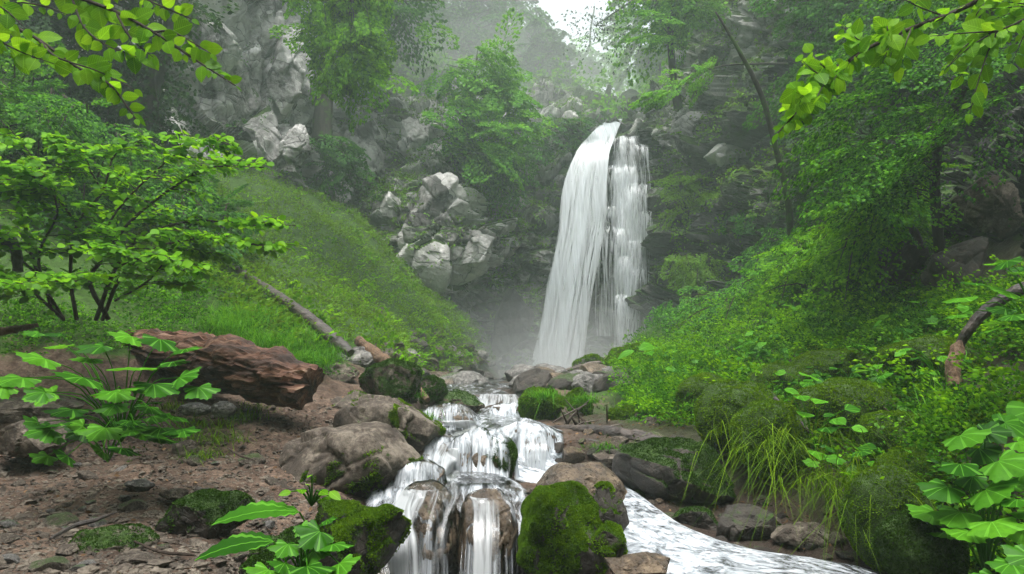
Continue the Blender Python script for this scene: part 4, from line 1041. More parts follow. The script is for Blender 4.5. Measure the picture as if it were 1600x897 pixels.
lg.data.vertices.foreach_set('co', V.astype(np.float32).ravel())
log('log', [(-160, 560, 5.0), (0, 552, 5.3), (110, 556, 5.5), (170, 560, 5.8)], [.14, .12, .10, .07], 'log_dark', 'dark rotting log running off the left edge under the broad leaves', k=28, n=70, rough=.35)
log('log', [(-160, 490, 5.4), (0, 492, 5.6), (100, 500, 6.0), (230, 505, 6.6)], [.13, .12, .10, .06], 'log_dark', 'dark mossy log lying below the shrub on the left bank', k=28, n=70, rough=.35, seed=9)
log('log', [(-60, 528, 4.6), (15, 516, 4.7), (60, 508, 4.8)], [.03, .028, .015], 'log_brown', 'short reddish broken stick at the left edge above the rotting log', cat='stick', k=10)
log('fallen_tree', [(330, 398, 9.6), (375, 425, 9.2), (430, 460, 8.6), (480, 495, 8.0), (520, 528, 7.6), (548, 552, 7.4)], [.03, .055, .06, .065, .07, .05], 'log_dark', 'long bare dark trunk fallen down the grassy slope', cat='fallen trunk', k=18, n=80, rough=.25)
log('fallen_tree', [(560, 532, 8.2), (590, 556, 8.0), (625, 580, 7.6), (668, 625, 6.9)], [.06, .07, .06, .03], 'log_brown', 'brown forked trunk leaning between the pale boulder and the mossed boulder', cat='fallen trunk', k=16, n=60, rough=.3)
log('fallen_branch', [(850, 668, 5.9), (890, 670, 5.7), (940, 674, 5.5), (1000, 686, 5.3), (1050, 697, 5.2), (1098, 706, 5.1)], [.012, .03, .05, .06, .055, .02], 'log_dark', 'long dark wet branch lying across the stones on the far bank', cat='fallen branch', k=18, n=80, rough=.35)
log('fallen_branch', [(866, 690, 5.5), (905, 688, 5.4), (945, 694, 5.3), (965, 702, 5.2)], [.01, .018, .02, .008], 'log_dark', 'short dark stick below the long wet branch', cat='stick', k=9, n=30)
log('log', [(944, 596, 8.6), (970, 603, 8.5), (1000, 611, 8.4), (1014, 616, 8.4)], [.07, .085, .08, .05], 'log_dark', 'short charred log behind the dead twigs', k=18, n=40, rough=.3)
log('fallen_branch', [(862, 585, 13), (890, 578, 12.6), (925, 568, 12.2), (940, 566, 12)], [.03, .04, .035, .02], 'log_grey', 'pale stick propped on the rocks before the waterfall', cat='stick', k=9, n=30)
log('broken_stub', [(1492, 604, 4.4), (1490, 575, 4.45), (1497, 545, 4.5), (1500, 532, 4.5)], [.042, .046, .04, .012], 'log_brown', 'broken brown stub standing in the moss, right', cat='tree stub', k=20, n=50, rough=.3)
log('fallen_branch', [(1650, 430, 4.3), (1590, 455, 4.4), (1540, 485, 4.5), (1505, 528, 4.6), (1495, 560, 4.7)], [.05, .04, .035, .03, .02], 'log_dark', 'dark branch slanting down to the broken brown stub', cat='fallen branch', k=12, n=50, rough=.3)
log('stick', [(308, 766, 3.5), (340, 772, 3.45), (370, 780, 3.4), (395, 785, 3.35)], [.018, .02, .02, .012], 'log_dark', 'short thick dark stick on the edge of the dirt path', cat='stick', k=10, n=30)
log('stick', [(78, 842, 2.75), (115, 822, 2.85), (150, 812, 2.9), (182, 800, 3.0)], [.006, .010, .009, .004], 'log_dark', 'thin bent dark stick on the dirt path', cat='stick', k=8, n=30)
log('stick', [(210, 846, 2.7), (250, 862, 2.65), (290, 866, 2.6), (306, 868, 2.6)], [.004, .006, .006, .003], 'twig', 'thin dark root crossing the bottom of the path', cat='stick', k=8, n=30)
log('stick', [(355, 700, 4.0), (375, 712, 3.95), (395, 718, 3.9)], [.004, .006, .003], 'twig', 'tiny stick on the path below the log', cat='stick', k=6, n=20)
log('stick', [(1210, 622, 4.6), (1235, 645, 4.5), (1262, 672, 4.4), (1280, 690, 4.4)], [.014, .014, .012, .006], 'log_dark', 'dark dead stick poking out of the moss on the right bank', cat='stick', k=8, n=30)
log('stick', [(1350, 610, 4.6), (1385, 640, 4.4), (1415, 668, 4.3), (1380, 678, 4.2)], [.004, .006, .005, .003], 'twig', 'thin bare twig over the broad moss cushion', cat='stick', k=6, n=30)
log('stick', [(-20, 350, 4.6), (10, 372, 4.5), (25, 395, 4.5), (28, 425, 4.5)], [.05, .045, .035, .03], 'log_dark', 'dark crooked stub at the left edge behind the shrub', cat='tree stub', k=10, n=30)
for i in range(16):
    u, v = 905 + rng.uniform(-25, 45), 655 + rng.uniform(-8, 22); a = rng.uniform(-1, 1) * 40; b = rng.uniform(5, 30)
    log('twig', [(u - a * .7, v + b * .8, 6.4 + rng.normal() * .2), (u, v, 6.2), (u + a, v - b, 6.3 + rng.normal() * .2)], [.007, .009, .003], 'log_grey' if i % 2 else 'twig', 'dead twig in the tangle beside the hummock stones', cat='twig', k=5, n=12, group='dead twigs heaped on the far bank')


# ------------------------------------------------------------------ plants
def in_poly_pts(poly, n):
    poly = np.array(poly, float); lo, hi = poly.min(0), poly.max(0); out = np.zeros((0, 2))
    while len(out) < n:
        c = rng.uniform(lo, hi, (n * 3, 2)); out = np.concatenate([out, c[inpoly(c[:, 0], c[:, 1], poly)]])
    return out[:n]


def twig_leaves(lines, T, size, gap, facing=.35, ang=.9, jit=.25, tipleaf=True, droop=.25):
    """alternate leaves along polylines (world points)"""
    pos, d, n, s = [], [], [], []
    for P in lines:
        P = np.asarray(P); L = np.linalg.norm(np.diff(P, axis=0), axis=1).sum(); k = max(int(L / gap), 3)
        C = cr(P, k + 1); t = nrm(np.gradient(C, axis=0))
        for i in range(k + 1):
            if i < k * .12: continue
            toc = nrm(np.array([0, 0, CH]) - C[i]); nn = nrm(UP * (1 - facing) + toc * facing + rng.standard_normal(3) * jit)
            side = nrm(np.cross(t[i], nn))
            for sg in ((1, -1) if i < k else (0,)):
                if sg and rng.random() < .22: continue
                dd = t[i] * (.75 if sg else 1.) + side * sg * ang + rng.standard_normal(3) * .18 - UP * droop * rng.random()
                pos.append(C[i] + side * sg * .006); d.append(dd); n.append(nn + rng.standard_normal(3) * jit * .5); s.append(size * rng.uniform(.45, 1.2) * (1.05 - .3 * i / k))
    return np.array(pos), np.array(d), np.array(n), np.array(s)


def plant(name, label, cat, base, lines, radii, T, size, gap, mat, stemmat='twig', group=None, **kw):
    """a branch or shrub: tube stems plus one leaf layer"""
    root = empty(name, base, label, cat, group); b = np.array(root.location)
    np_mesh('branches', *(lambda q: (q[0] - b, q[1]))(join([tube(P, np.linspace(r, r * .25, len(P)), 6, n=max(6, 3 * len(P)), cap=False) for P, r in zip(lines, radii)])), M[stemmat], root, smooth=True)
    pos, d, n, s = twig_leaves(lines, T, size, gap, **kw)
    leaves('foliage', T, pos, d, n, s, M[mat], root, smooth=True)
    return root


def px_line(pts):
    p = np.array(pts, float); return W(p[:, 0], p[:, 1], p[:, 2])


TO = T_oval(.30, 5, 0, .10, .15); TW = T_oval(.36, 6, 0, .08, .2); TB = T_oval(.42, 5, 0, .08, .15); TOs = T_oval(.3, 2, 0, .1, .12); TD = T_diamond(); TM = T_lobed(5, .40); TM3 = T_lobed(5, .3, 30)
TBroad = T_oval(.27, 16, .03, .10, .34, .012)

# branch hanging in from the top left
tw = [[(-120, -40, 2.5), (0, 30, 2.4), (60, 62, 2.35), (120, 105, 2.35), (170, 130, 2.3), (212, 186, 2.3)],
      [(20, -60, 2.6), (110, -10, 2.5), (180, 18, 2.45), (240, 50, 2.4), (300, 90, 2.4), (368, 134, 2.4)],
      [(90, -70, 2.8), (170, -30, 2.7), (230, 0, 2.6), (300, 30, 2.6)], [(60, 62, 2.35), (90, 90, 2.3), (150, 110, 2.3), (210, 140, 2.35)],
      [(110, -10, 2.5), (130, 40, 2.45), (165, 70, 2.4), (222, 92, 2.4)], [(180, 18, 2.45), (205, 60, 2.4), (240, 90, 2.4)], [(-120, -20, 2.2), (-40, 40, 2.1), (30, 80, 2.1), (85, 100, 2.1)],
      [(0, 30, 2.4), (20, 5, 2.4), (70, 10, 2.4), (110, 25, 2.4)], [(-60, -10, 2.0), (0, 10, 2.0), (40, 45, 2.0)], [(240, 50, 2.4), (270, 50, 2.4), (310, 72, 2.4), (330, 84, 2.4)]]
L = [px_line(a) for a in tw]
plant('overhanging_branch', 'bright green leafy branch hanging in from the top left corner', 'branch', L[0][0], L, [.010, .010, .008] + [.005] * 7, TW, .074, .036, 'leaf_near', facing=.75, jit=.3, droop=.4)
# branch hanging in from the top right
tw = [[(1720, -120, 2.9), (1600, -40, 2.8), (1500, 15, 2.7), (1410, 50, 2.65), (1340, 85, 2.6), (1290, 125, 2.6), (1255, 165, 2.6), (1215, 208, 2.6)]]
for i in range(34):
    t_ = rng.uniform(0.05, .85); c_ = cr(np.array(tw[0], float), 100)[int(t_ * 99)]; a = rng.uniform(.2, 1.5) * (1 if rng.random() < .75 else -1); l = rng.uniform(60, 190) * (1.1 - t_)
    du, dv = -math.cos(a) * l * .75, math.sin(a) * l * .75
    tw.append([tuple(c_), (c_[0] + du * .5, c_[1] + dv * .4, c_[2] + rng.normal() * .1), (c_[0] + du, c_[1] + dv, c_[2] + rng.normal() * .15)])
tw.append([(1760, -20, 2.7), (1660, 0, 2.6), (1580, 40, 2.5), (1520, 60, 2.5)])
for i in range(14):
    t_ = rng.uniform(0.2, 1.); c_ = cr(np.array(tw[35], float), 100)[int(t_ * 99)]; a = rng.uniform(-.4, 1.6); l = rng.uniform(60, 140)
    tw.append([tuple(c_), (c_[0] - math.cos(a) * l * .5, c_[1] + math.sin(a) * l * .4, c_[2]), (c_[0] - math.cos(a) * l, c_[1] + math.sin(a) * l, c_[2])])
L = [px_line(a) for a in tw]
plant('overhanging_branch', 'leafy branch with pale glinting leaves hanging in from the top right corner', 'branch', L[0][0], L, [.014] + [.004] * 34 + [.008] + [.004] * 14, TW, .075, .036, 'leaf_near', facing=.6, jit=.4, droop=.8)
# layered shrub on the left bank
stems = [[(170, 500, 4.9), (140, 440, 4.8), (165, 400, 4.7), (200, 350, 4.6), (260, 300, 4.5), (330, 262, 4.4), (412, 262, 4.3)],
         [(150, 500, 4.9), (180, 420, 4.7), (220, 372, 4.6), (300, 345, 4.5), (380, 352, 4.4), (462, 352, 4.3)],
         [(160, 500, 4.9), (190, 430, 4.7), (240, 390, 4.5), (310, 372, 4.4), (380, 380, 4.3), (436, 388, 4.2)],
         [(120, 500, 4.9), (110, 430, 4.8), (120, 350, 4.8), (160, 300, 4.8), (180, 240, 4.8), (230, 215, 4.7)],
         [(100, 500, 4.9), (60, 430, 4.8), (40, 360, 4.8), (20, 300, 4.7), (-40, 250, 4.6)],
         [(80, 480, 4.9), (60, 400, 4.7), (90, 330, 4.6), (60, 260, 4.5), (15, 200, 4.4)],
         [(165, 400, 4.7), (175, 340, 4.6), (240, 270, 4.5), (300, 225, 4.4), (345, 220, 4.4)],
         [(100, 500, 4.9), (30, 440, 4.5), (-60, 400, 4.2)], [(60, 430, 4.8), (0, 380, 4.5), (-80, 330, 4.2)], [(180, 420, 4.7), (210, 405, 4.3), (250, 400, 4.0), (290, 425, 3.9)],
         [(120, 350, 4.8), (80, 300, 4.6), (20, 270, 4.4), (-60, 240, 4.2)], [(140, 440, 4.8), (110, 440, 4.5), (40, 452, 4.2), (-20, 440, 4.0)], [(160, 300, 4.8), (130, 250, 4.7), (90, 215, 4.6)],
         [(180, 470, 4.9), (230, 440, 4.6), (270, 400, 4.5), (330, 395, 4.4)]]
L = [px_line(a) for a in stems]; rads = [.018, .016, .015, .014, .014, .012, .01, .012, .01, .008, .009, .009, .007, .009]
for P in list(L):
    C = cr(P, 26); t_ = nrm(np.gradient(C, axis=0))
    for i in range(7, 25):
        if rng.random() < .88:
            sg = rng.choice([-1, 1]); hd = nrm(t_[i] * [1, 1, .2] * .7 + sg * nrm(np.cross(t_[i], UP)) * .8 + rng.standard_normal(3) * .15); hd[2] = hd[2] * .3 + .03; l = rng.uniform(.2, .55) * (1.1 - .75 * i / 25)
            L.append(np.array([C[i], C[i] + hd * l * .5 + UP * .01, C[i] + hd * l - UP * .03])); rads.append(.004)
            for q_ in (.35, .6, .8):
                s2 = rng.choice([-1, 1]); h2 = nrm(hd * .8 + s2 * nrm(np.cross(hd, UP)) * .7 + rng.standard_normal(3) * .1); h2[2] = .02; l2 = l * rng.uniform(.3, .55); a2 = C[i] + hd * l * q_
                L.append(np.array([a2, a2 + h2 * l2 * .5, a2 + h2 * l2 - UP * .02])); rads.append(.0025)
plant('leafy_shrub', 'layered bright green shrub with dark slender stems on the left bank', 'shrub', L[0][0], L, rads, TB, .066, .033, 'leaf_shrub', facing=.3, jit=.22, droop=.15, ang=1.)


def broad_plant(name, label, cat, base, spots, T, size, mat, group=None, facing=.45, stem=.004, jit=.25, sag=.1, flip=None):
    """upright plant: a stalk to every broad leaf. spots: list of (u, v, d[, scale])"""
    bw = W(*base); root = empty(name, bw, label, cat, group); tubes, pos, d, n, s = [], [], [], [], []
    for sp_ in spots:
        p = W(*sp_[:3]); k = sp_[3] if len(sp_) > 3 else rng.uniform(.75, 1.15)
        out = (p - bw) * [1, 1, 0]; out = nrm(out + rng.standard_normal(3) * .12 * [1, 1, 0] + [0, -.05, 0])
        toc = nrm(np.array([0, 0, CH + .5]) - p); nn = nrm(UP * (1 - facing) + toc * facing + rng.standard_normal(3) * jit * .6)
        mid = (bw * .5 + p * .5) + UP * np.linalg.norm(p - bw) * .18
        tubes.append(tube([bw, mid, p], [stem, stem * .8, stem * .5], 5, n=8, cap=False)); pos.append(p); d.append(out - UP * sag + rng.standard_normal(3) * .15); n.append(nn); s.append(size * k)
    V, F = join(tubes); np_mesh('stems', V - bw, F, M['grass'], root, {'rnd': np.full(len(V), .4)}, np.zeros((len(V), 2)), True)
    leaves('leaves', T, np.array(pos), np.array(d), np.array(n), np.array(s), M[mat], root, smooth=True)
    return root


def rs(poly, n, d0, d1):
    p = in_poly_pts(poly, n); dd = rng.uniform(d0, d1, n); return [(a[0], a[1], x) for a, x in zip(p, dd)]


# left, bright maple-like plant
broad_plant('lobed_leaf_plant', 'large bright lobed leaf plant in front of the rotten log', 'plant', (190, 690, 3.6),
            [(70, 560, 3.2, 1.1), (130, 590, 3.0, 1.2), (35, 590, 2.9, 1.2), (160, 540, 3.3, 1.1), (205, 525, 3.4, 1.1), (250, 530, 3.4, 1.15), (215, 575, 3.1, 1.2), (290, 545, 3.3, .9), (240, 600, 3.1, 1.1), (280, 590, 3.2, 1.1), (310, 605, 3.2, .9), (180, 610, 3., 1.1), (105, 540, 3.5, .9), (5, 600, 2.8, 1), (60, 520, 3.6, .7), (95, 523, 3.6, .7), (140, 560, 3.3), (270, 565, 3.3, .9)]
            + rs([(60, 610), (300, 600), (310, 680), (80, 700)], 22, 3.1, 3.5), TM, .125, 'leaf_maple', facing=.3)
broad_plant('lobed_leaf_plant', 'shaded low lobed leaves under the large bright plant, at the path edge', 'plant', (170, 720, 3.7),
            [(90, 680, 3.3), (75, 712, 3.2), (105, 712, 3.2), (190, 700, 3.3), (160, 705, 3.2), (205, 672, 3.3), (130, 665, 3.4), (60, 660, 3.2), (240, 650, 3.4)], TM, .10, 'leaf_maple', facing=.6)
broad_plant('lobed_leaf_plant', 'lobed leaf plant at the bottom edge in front of the dark mossy boulder', 'plant', (470, 900, 2.3),
            [(500, 830, 2.1, 1.1), (520, 850, 2.1), (450, 850, 2.1), (445, 880, 2.05), (480, 885, 2., 1.2), (530, 880, 2.05), (420, 890, 2.), (490, 860, 2.1, .9), (470, 822, 2.2, .6), (512, 812, 2.2, .6)], TM, .078, 'leaf_maple', facing=.6)
broad_plant('seedling', 'small sprig of oval leaves on top of the dark mossy boulder', 'seedling', (487, 790, 2.5),
            [(487, 742, 2.45, .6), (470, 765, 2.4), (500, 768, 2.4), (515, 768, 2.4), (455, 768, 2.4, .8), (520, 778, 2.4, .8), (480, 758, 2.4, .7)], TO, .055, 'leaf_near', facing=.5)
for (pts, lab) in (([(345, 788, 2.25), (468, 800, 2.4), 0], 'broad pleated leaf arching over the mossy boulder, upper of two'), ([(310, 850, 2.12), (428, 846, 2.2), 0], 'broad pleated leaf low over the mossy stone, lower of two')):
    a, b = W(*pts[0]), W(*pts[1]); root = empty('broad_leaf', b + [.06, 0.05, -.13], lab, 'leaf'); bw = np.array(root.location)
    V, F = tube([bw, bw * .3 + b * .7, b], .003, 5, n=8, cap=False); np_mesh('stem', V - bw, F, M['grass'], root, {'rnd': np.full(len(V), .4)}, np.zeros((len(V), 2)), True)
    leaves('blade', TBroad, b[None], (a - b)[None] * [1, 1, 1.] + [[0, 0, .02]], np.array([[.1, -.22, 1.]]), np.linalg.norm(a - b), M['leaf_maple'], root, smooth=True)
# right edge plants
broad_plant('lobed_leaf_plant', 'tall lobed leaf plant at the lower right edge beside the moss mound', 'plant', (1540, 900, 3.0),
            [(1500, 680, 2.9), (1540, 675, 2.85), (1590, 690, 2.8), (1500, 725, 2.8, 1.2), (1560, 720, 2.7, 1.2), (1600, 740, 2.7), (1480, 760, 2.8, 1.1), (1540, 765, 2.7, 1.2), (1590, 780, 2.6), (1500, 800, 2.8, 1.2), (1460, 800, 2.9, 1.0), (1550, 815, 2.6, 1.1),
             (1600, 830, 2.6, 1.2), (1480, 830, 2.9, .9), (1570, 660, 2.9, .9), (1530, 700, 2.9), (1620, 800, 2.6), (1520, 745, 2.8), (1570, 750, 2.8), (1515, 830, 2.7, .9)], TM3, .115, 'leaf_maple', facing=.45)
broad_plant('lobed_leaf_plant', 'single lobed leaves low in the bottom right corner', 'plant', (1600, 960, 2.5), [(1580, 880, 2.4, 1), (1610, 870, 2.4, 1), (1560, 905, 2.4)], TM3, .09, 'leaf_maple', facing=.6)
broad_plant('lobed_leaf_plant', 'broad bluish leaf plant at the right edge below the slanting branch', 'plant', (1620, 720, 3.2), [(1580, 650, 3.0, 1.2), (1620, 640, 3.0, 1.2), (1600, 668, 3.0, .9), (1650, 660, 3.)], TB, .14, 'leaf_maple', facing=.7)
broad_plant('lobed_leaf_plant', 'dark leafy plant hanging over the slanting branch at the right edge', 'plant', (1640, 560, 3.9),
            rs([(1480, 490), (1530, 400), (1620, 390), (1640, 520), (1560, 530)], 24, 3.3, 3.9), TM3, .10, 'leaf_maple', facing=.4)

# broad leaved herbs all over the right bank
poly = [(1010, 600), (1040, 540), (1110, 490), (1190, 450), (1290, 440), (1420, 430), (1480, 470), (1480, 600), (1400, 640), (1330, 700), (1230, 640), (1120, 600)]
spots = in_poly_pts(poly, 90); spots = sorted(spots.tolist(), key=lambda s: s[1])
for i, (u, v) in enumerate(spots):
    p = on_ground(u, v + 12); h = rng.uniform(.12, .3); n_ = rng.integers(7, 14); root = None
    a = rng.uniform(0, 6.3, n_); rr = rng.uniform(.06, .2, n_); T_ = TB if i % 3 else TM3
    loc = p; root = empty('woodland_herb', loc, 'broad leaved woodland herb growing in the green cover of the right bank', 'herb', 'broad leaved herbs on the right bank')
    P = np.stack([np.cos(a) * rr, np.sin(a) * rr, h * rng.uniform(.6, 1.1, n_)], -1)
    V, F = join([tube([[0, 0, -.05], x * [.3, .3, .7], x], .003, 4, n=5, cap=False) for x in P]); np_mesh('stems', V, F, M['grass'], root, {'rnd': np.full(len(V), .4)}, np.zeros((len(V), 2)))
    sz = rng.uniform(.06, .115, n_) * (1. if T_ is TB else .75); dirs = P * [1, 1, 0] + rng.standard_normal((n_, 3)) * .04 - UP * .02
    leaves('leaves', T_, P, dirs, UP + rng.standard_normal((n_, 3)) * .25 + [-.1, -.25, 0], sz, M['leaf_maple'], root, smooth=True, off=0)
# a few whose leaves show clearly
for lab, base, sp_, T_, sz in (('herb with rounded leaves on thin stalks over the moss cushions', (1270, 700, 4.4), [(1250, 618, 4.3), (1285, 625, 4.3), (1300, 655, 4.2), (1330, 668, 4.2), (1290, 668, 4.2), (1260, 645, 4.3), (1320, 640, 4.3), (1225, 608, 4.4), (1340, 700, 4.1), (1275, 705, 4.1), (1350, 722, 4.0)], TB, .12),
                               ('cluster of pointed leaves hanging under the moss cushions', (1330, 760, 4.0), [(1290, 700, 4.), (1310, 715, 3.9), (1330, 728, 3.9), (1270, 720, 4.), (1345, 705, 3.9)], TM3, .09),
                               ('herb with long ribbed leaves on the far side of the stream', (1020, 590, 8.0), [(990, 548, 7.9), (1010, 552, 7.8), (1025, 565, 7.8), (1000, 575, 7.8), (1040, 575, 7.7), (1020, 540, 7.9)], TBroad, .2)):
    broad_plant('woodland_herb', lab, 'herb', base, sp_, T_, sz, 'leaf_maple', facing=.45)


# ------------------------------------------------------------------ grass
def tuft(u, v, d, n, ln, label, cat='grass tuft', spread=.06, tilt=.5, droop=.6, width=.005, mat='grass', group=None, name='grass_tuft', z=0., az=None):
    p = on_ground(u, v) if d is None else W(u, v, d); p = p + [0, 0, z]
    b = rng.standard_normal((n, 3)) * spread * [1, 1, .15]; a = rng.uniform(0, 2 * math.pi, n) if az is None else az + rng.standard_normal(n) * .7
    V, F, r, uv = blades(b, a, np.abs(rng.standard_normal(n)) * tilt, ln * rng.uniform(.5, 1.15, n), np.full(n, width) * rng.uniform(.6, 1.3, n), droop * rng.uniform(.4, 1.4, n), 5)
    o = np_mesh(name, V, F, M[mat], None, {'rnd': r}, uv); o.location = tuple(p); return tag(o, label, cat, group)


for i in range(26):
    u, v = in_poly_pts([(295, 500), (350, 465), (440, 470), (500, 520), (510, 575), (430, 560), (330, 520)], 1)[0]
    tuft(u, v + 10, None, 420, .26, 'fine fern like grass tuft on the mound behind the rotten log', spread=.12, tilt=.6, group='grass tufts behind the rotten log', width=.006)
for i, (u, v) in enumerate(((300, 690), (345, 668), (380, 655), (320, 715), (355, 690), (295, 665), (270, 640), (395, 640))):
    tuft(u, v, None, 130, .15, 'ragged grass tuft at the foot of the rotten log by the path', spread=.07, group='grass tufts at the path edge', tilt=.8, mat='moss')
for i, (u, v, d) in enumerate(((1060, 610, 7.2), (1090, 600, 7.2), (1040, 625, 7.0), (1075, 640, 6.6), (1120, 590, 7.0), (1050, 600, 7.4), (1100, 622, 6.7))):
    tuft(u, v + 12, d, 500, .36, 'dense fine grass tuft spilling over the edge of the far bank', spread=.13, tilt=.5, droop=.9, width=.006, group='fine grass tufts at the edge of the far bank')
for i, (u, v, d) in enumerate(((1180, 690, 4.6), (1210, 685, 4.5), (1240, 700, 4.4), (1265, 690, 4.4), (1225, 715, 4.3), (1195, 720, 4.4))):
    tuft(u, v - 8, d, 46, .46, 'long drooping grass hanging from the moss cushions of the right bank', spread=.17, tilt=.55, droop=1.35, width=.005, mat='moss', group='long grass hanging from the right bank', az=-1.9)
for i, (u, v, d) in enumerate(((1300, 760, 3.9), (1330, 770, 3.8), (1360, 790, 3.7), (1345, 750, 3.8))):
    tuft(u, v, d, 110, .42, 'long loose grass at the foot of the right bank beside the tall moss boulder', spread=.14, tilt=.6, droop=1.1, width=.004, mat='moss', group='loose grass at the foot of the right bank', az=-1.6)
tuft(1475, 660, 4.2, 60, .34, 'upright pale grass blades beside the broken brown stub', spread=.05, tilt=.25, droop=.3, width=.008)
tuft(1450, 665, 4.1, 40, .22, 'short arching blades left of the upright pale grass', spread=.05, tilt=.6, droop=.6, width=.006)
for (u, v, d, l, lab) in ((1000, 665, 6.3, .16, 'bright green tuft on the mossy stone beside the twigs'), (945, 700, 5.2, .09, 'small bright tuft growing on the long dark branch'), (882, 600, 9.5, .3, 'grass tuft on the small stone at the waterfall foot'), (850, 620, 6.7, .2, 'grass hair on top of the square boulder in the stream'),
                          (655, 655, 5.6, .12, 'green tuft on the slab boulder beside the stream'), (590, 700, 4.6, .12, 'thin grass blades on the large brown boulder'), (915, 628, 7.2, .2, 'grass on the small hummock stone'), (640, 620, 6.5, .14, 'drooping tuft beside the olive mossed boulder')):
    tuft(u, v, d, 240, l, lab, spread=.07, tilt=.8, droop=.8, width=.006)


# ------------------------------------------------------------------ bushes, trees
def mass(name, label, cat, poly, d0, d1, nb, D, L, per, size, mat, wid=.45, droop=.35, rise=.1, trunk=None, tr=.1, group=None, stemr=.012, slots=9, T=None, dj=.35, bark='bark', limb=True, jit=.03):
    """a tree or bush: trunk, limbs reaching to every bough, flat leaf sprays"""
    p = in_poly_pts(poly, nb); dd = rng.uniform(d0, d1, nb); O = W(p[:, 0], p[:, 1], dd)
    Dv = np.asarray(D, float) + rng.standard_normal((nb, 3)) * dj
    pos, d, n, s, stems = boughs(O, Dv, L * rng.uniform(.6, 1.3, nb), wid, per, size, rise, droop, slots, jit)
    if trunk is not None: TP = px_line(trunk); base = TP[0]
    else: base = O.mean(0); TP = None
    root = empty(name, base, label, cat, group)
    if TP is not None:
        V, F = tube(TP, np.linspace(tr, tr * .35, len(TP)), 12, .15, n=30); np_mesh('trunk', V - base, F, M[bark], root, smooth=True)
        if limb:
            C = cr(TP, 40); k = np.argmin(np.linalg.norm(C[None] - (O[:, None] - [0, 0, .15 * L]), axis=-1), 1); A = C[k]
            st = np.stack([A, A * .6 + O * .4 + UP * .06 * L, O], 1); V2, F2 = stem_tubes(st, tr * .16, 4); V3, F3 = stem_tubes(stems, tr * .07, 3)
            V, F = join([(V2, F2), (V3, F3)]); np_mesh('branches', V - base, F, M[bark], root)
    else:
        V, F = stem_tubes(stems, stemr, 3); np_mesh('branches', V - base, F, M['twig'], root)
    leaves('crown' if cat == 'tree' else 'foliage', T or TD, pos, d, n, s, M[mat], root)
    return root


ALLD = (0, -.3, 0)
# back of the gorge: trees on the plateau
tree_sp = [  # u of trunk, v of foot, d, height px, crown half width px, material, label
    (735, 150, 30, 330, 90, 'leaf_tree', 'tall hazy tree with a straight dark trunk above the left cliff'),
    (640, 120, 31, 330, 80, 'leaf_tree', 'hazy tree above the recess in the left cliff'),
    (560, 120, 29, 320, 80, 'leaf_dark', 'dark hazy tree behind the hanging bright foliage'),
    (690, 130, 36, 330, 80, 'leaf_tree', 'thin hazy tree between the tall trunks'),
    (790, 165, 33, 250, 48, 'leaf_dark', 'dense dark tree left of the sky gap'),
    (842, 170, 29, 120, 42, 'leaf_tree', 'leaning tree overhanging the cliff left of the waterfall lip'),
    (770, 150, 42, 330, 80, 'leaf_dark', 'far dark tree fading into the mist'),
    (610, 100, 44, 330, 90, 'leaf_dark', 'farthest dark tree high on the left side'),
    (885, 180, 38, 100, 36, 'leaf_tree', 'small hazy tree just left of the waterfall lip'),
    (1035, 150, 30, 230, 55, 'leaf_pale', 'pale tree right of the waterfall lip'),
    (1100, 70, 27, 250, 60, 'leaf_tree', 'hazy tree above the right rock wall'),
]
for u, v, d, h, cw, mt, lab in tree_sp:
    L_ = cw * d / FPX; nb = 75
    mass('broadleaf_tree', lab, 'tree', [(u - cw, v - h * .95), (u + cw, v - h * .95), (u + cw * 1.1, v - h * .45), (u + cw * .7, v - 20), (u - cw * .7, v - 20), (u - cw * 1.1, v - h * .45)], d - L_ * .6, d + L_ * .6, nb, ALLD, L_ * .75, 330, .17, mt,
         trunk=[(u, v + 14, d), (u + 3, v - h * .3, d), (u - 2, v - h * .6, d), (u + 2, v - h, d)], tr=.26, dj=.8, droop=.4, group='trees on the plateau')
# airy far trees that let the sky through behind the lip
for u, w_, d, lab in ((925, 26, 46, 'far thin tree against the bright sky behind the waterfall lip, left of the pair'), (965, 28, 50, 'far thin tree against the bright sky behind the waterfall lip, right of the pair'), (1000, 30, 42, 'far pale tree leaning in from beside the lip')):
    mass('broadleaf_tree', lab, 'tree', [(u - w_, 70), (u + w_, 60), (u + w_, 185), (u - w_, 190)], d - 1.5, d + 1.5, 46, ALLD, 1.1, 110, .2, 'leaf_pale', trunk=[(u, 195, d), (u + 3, 130, d), (u - 3, 60, d), (u + 4, 10, d)], tr=.13, dj=.9)
mass('bare_branch', 'fine dark leafless branches across the bright sky gap', 'branch', [(870, 10), (1010, -10), (1000, 80), (930, 60)], 22, 26, 60, (-.5, 0, -.7), .9, 14, .10, 'leaf_dark', trunk=[(1040, -60, 24), (1000, -10, 24), (960, 20, 24), (930, 40, 24)], tr=.05, dj=.5)
# bright foliage hanging at the upper left
mass('broadleaf_tree', 'bright green tree hanging its long boughs before the left cliff', 'tree', [(455, -120), (600, -120), (592, 0), (580, 120), (520, 100), (495, 40), (470, 0)], 12.5, 14.5, 110, (.1, -.2, -.9), .9, 340, .085, 'leaf_shrub', trunk=[(430, -220, 14), (470, -120, 13.8), (520, -60, 13.5), (550, 0, 13.3)], tr=.09, wid=.4, dj=.4, droop=.2)
mass('broadleaf_tree', 'tree with a broad dark trunk standing at the corner of the left cliff', 'tree', [(500, -160), (660, -160), (620, 40), (530, 60)], 20, 23, 70, ALLD, 1.8, 330, .13, 'leaf_tree', trunk=[(503, 225, 19.5), (506, 160, 19.5), (512, 90, 19.4), (518, 0, 19.4), (520, -120, 19.4)], tr=.32, dj=.8)
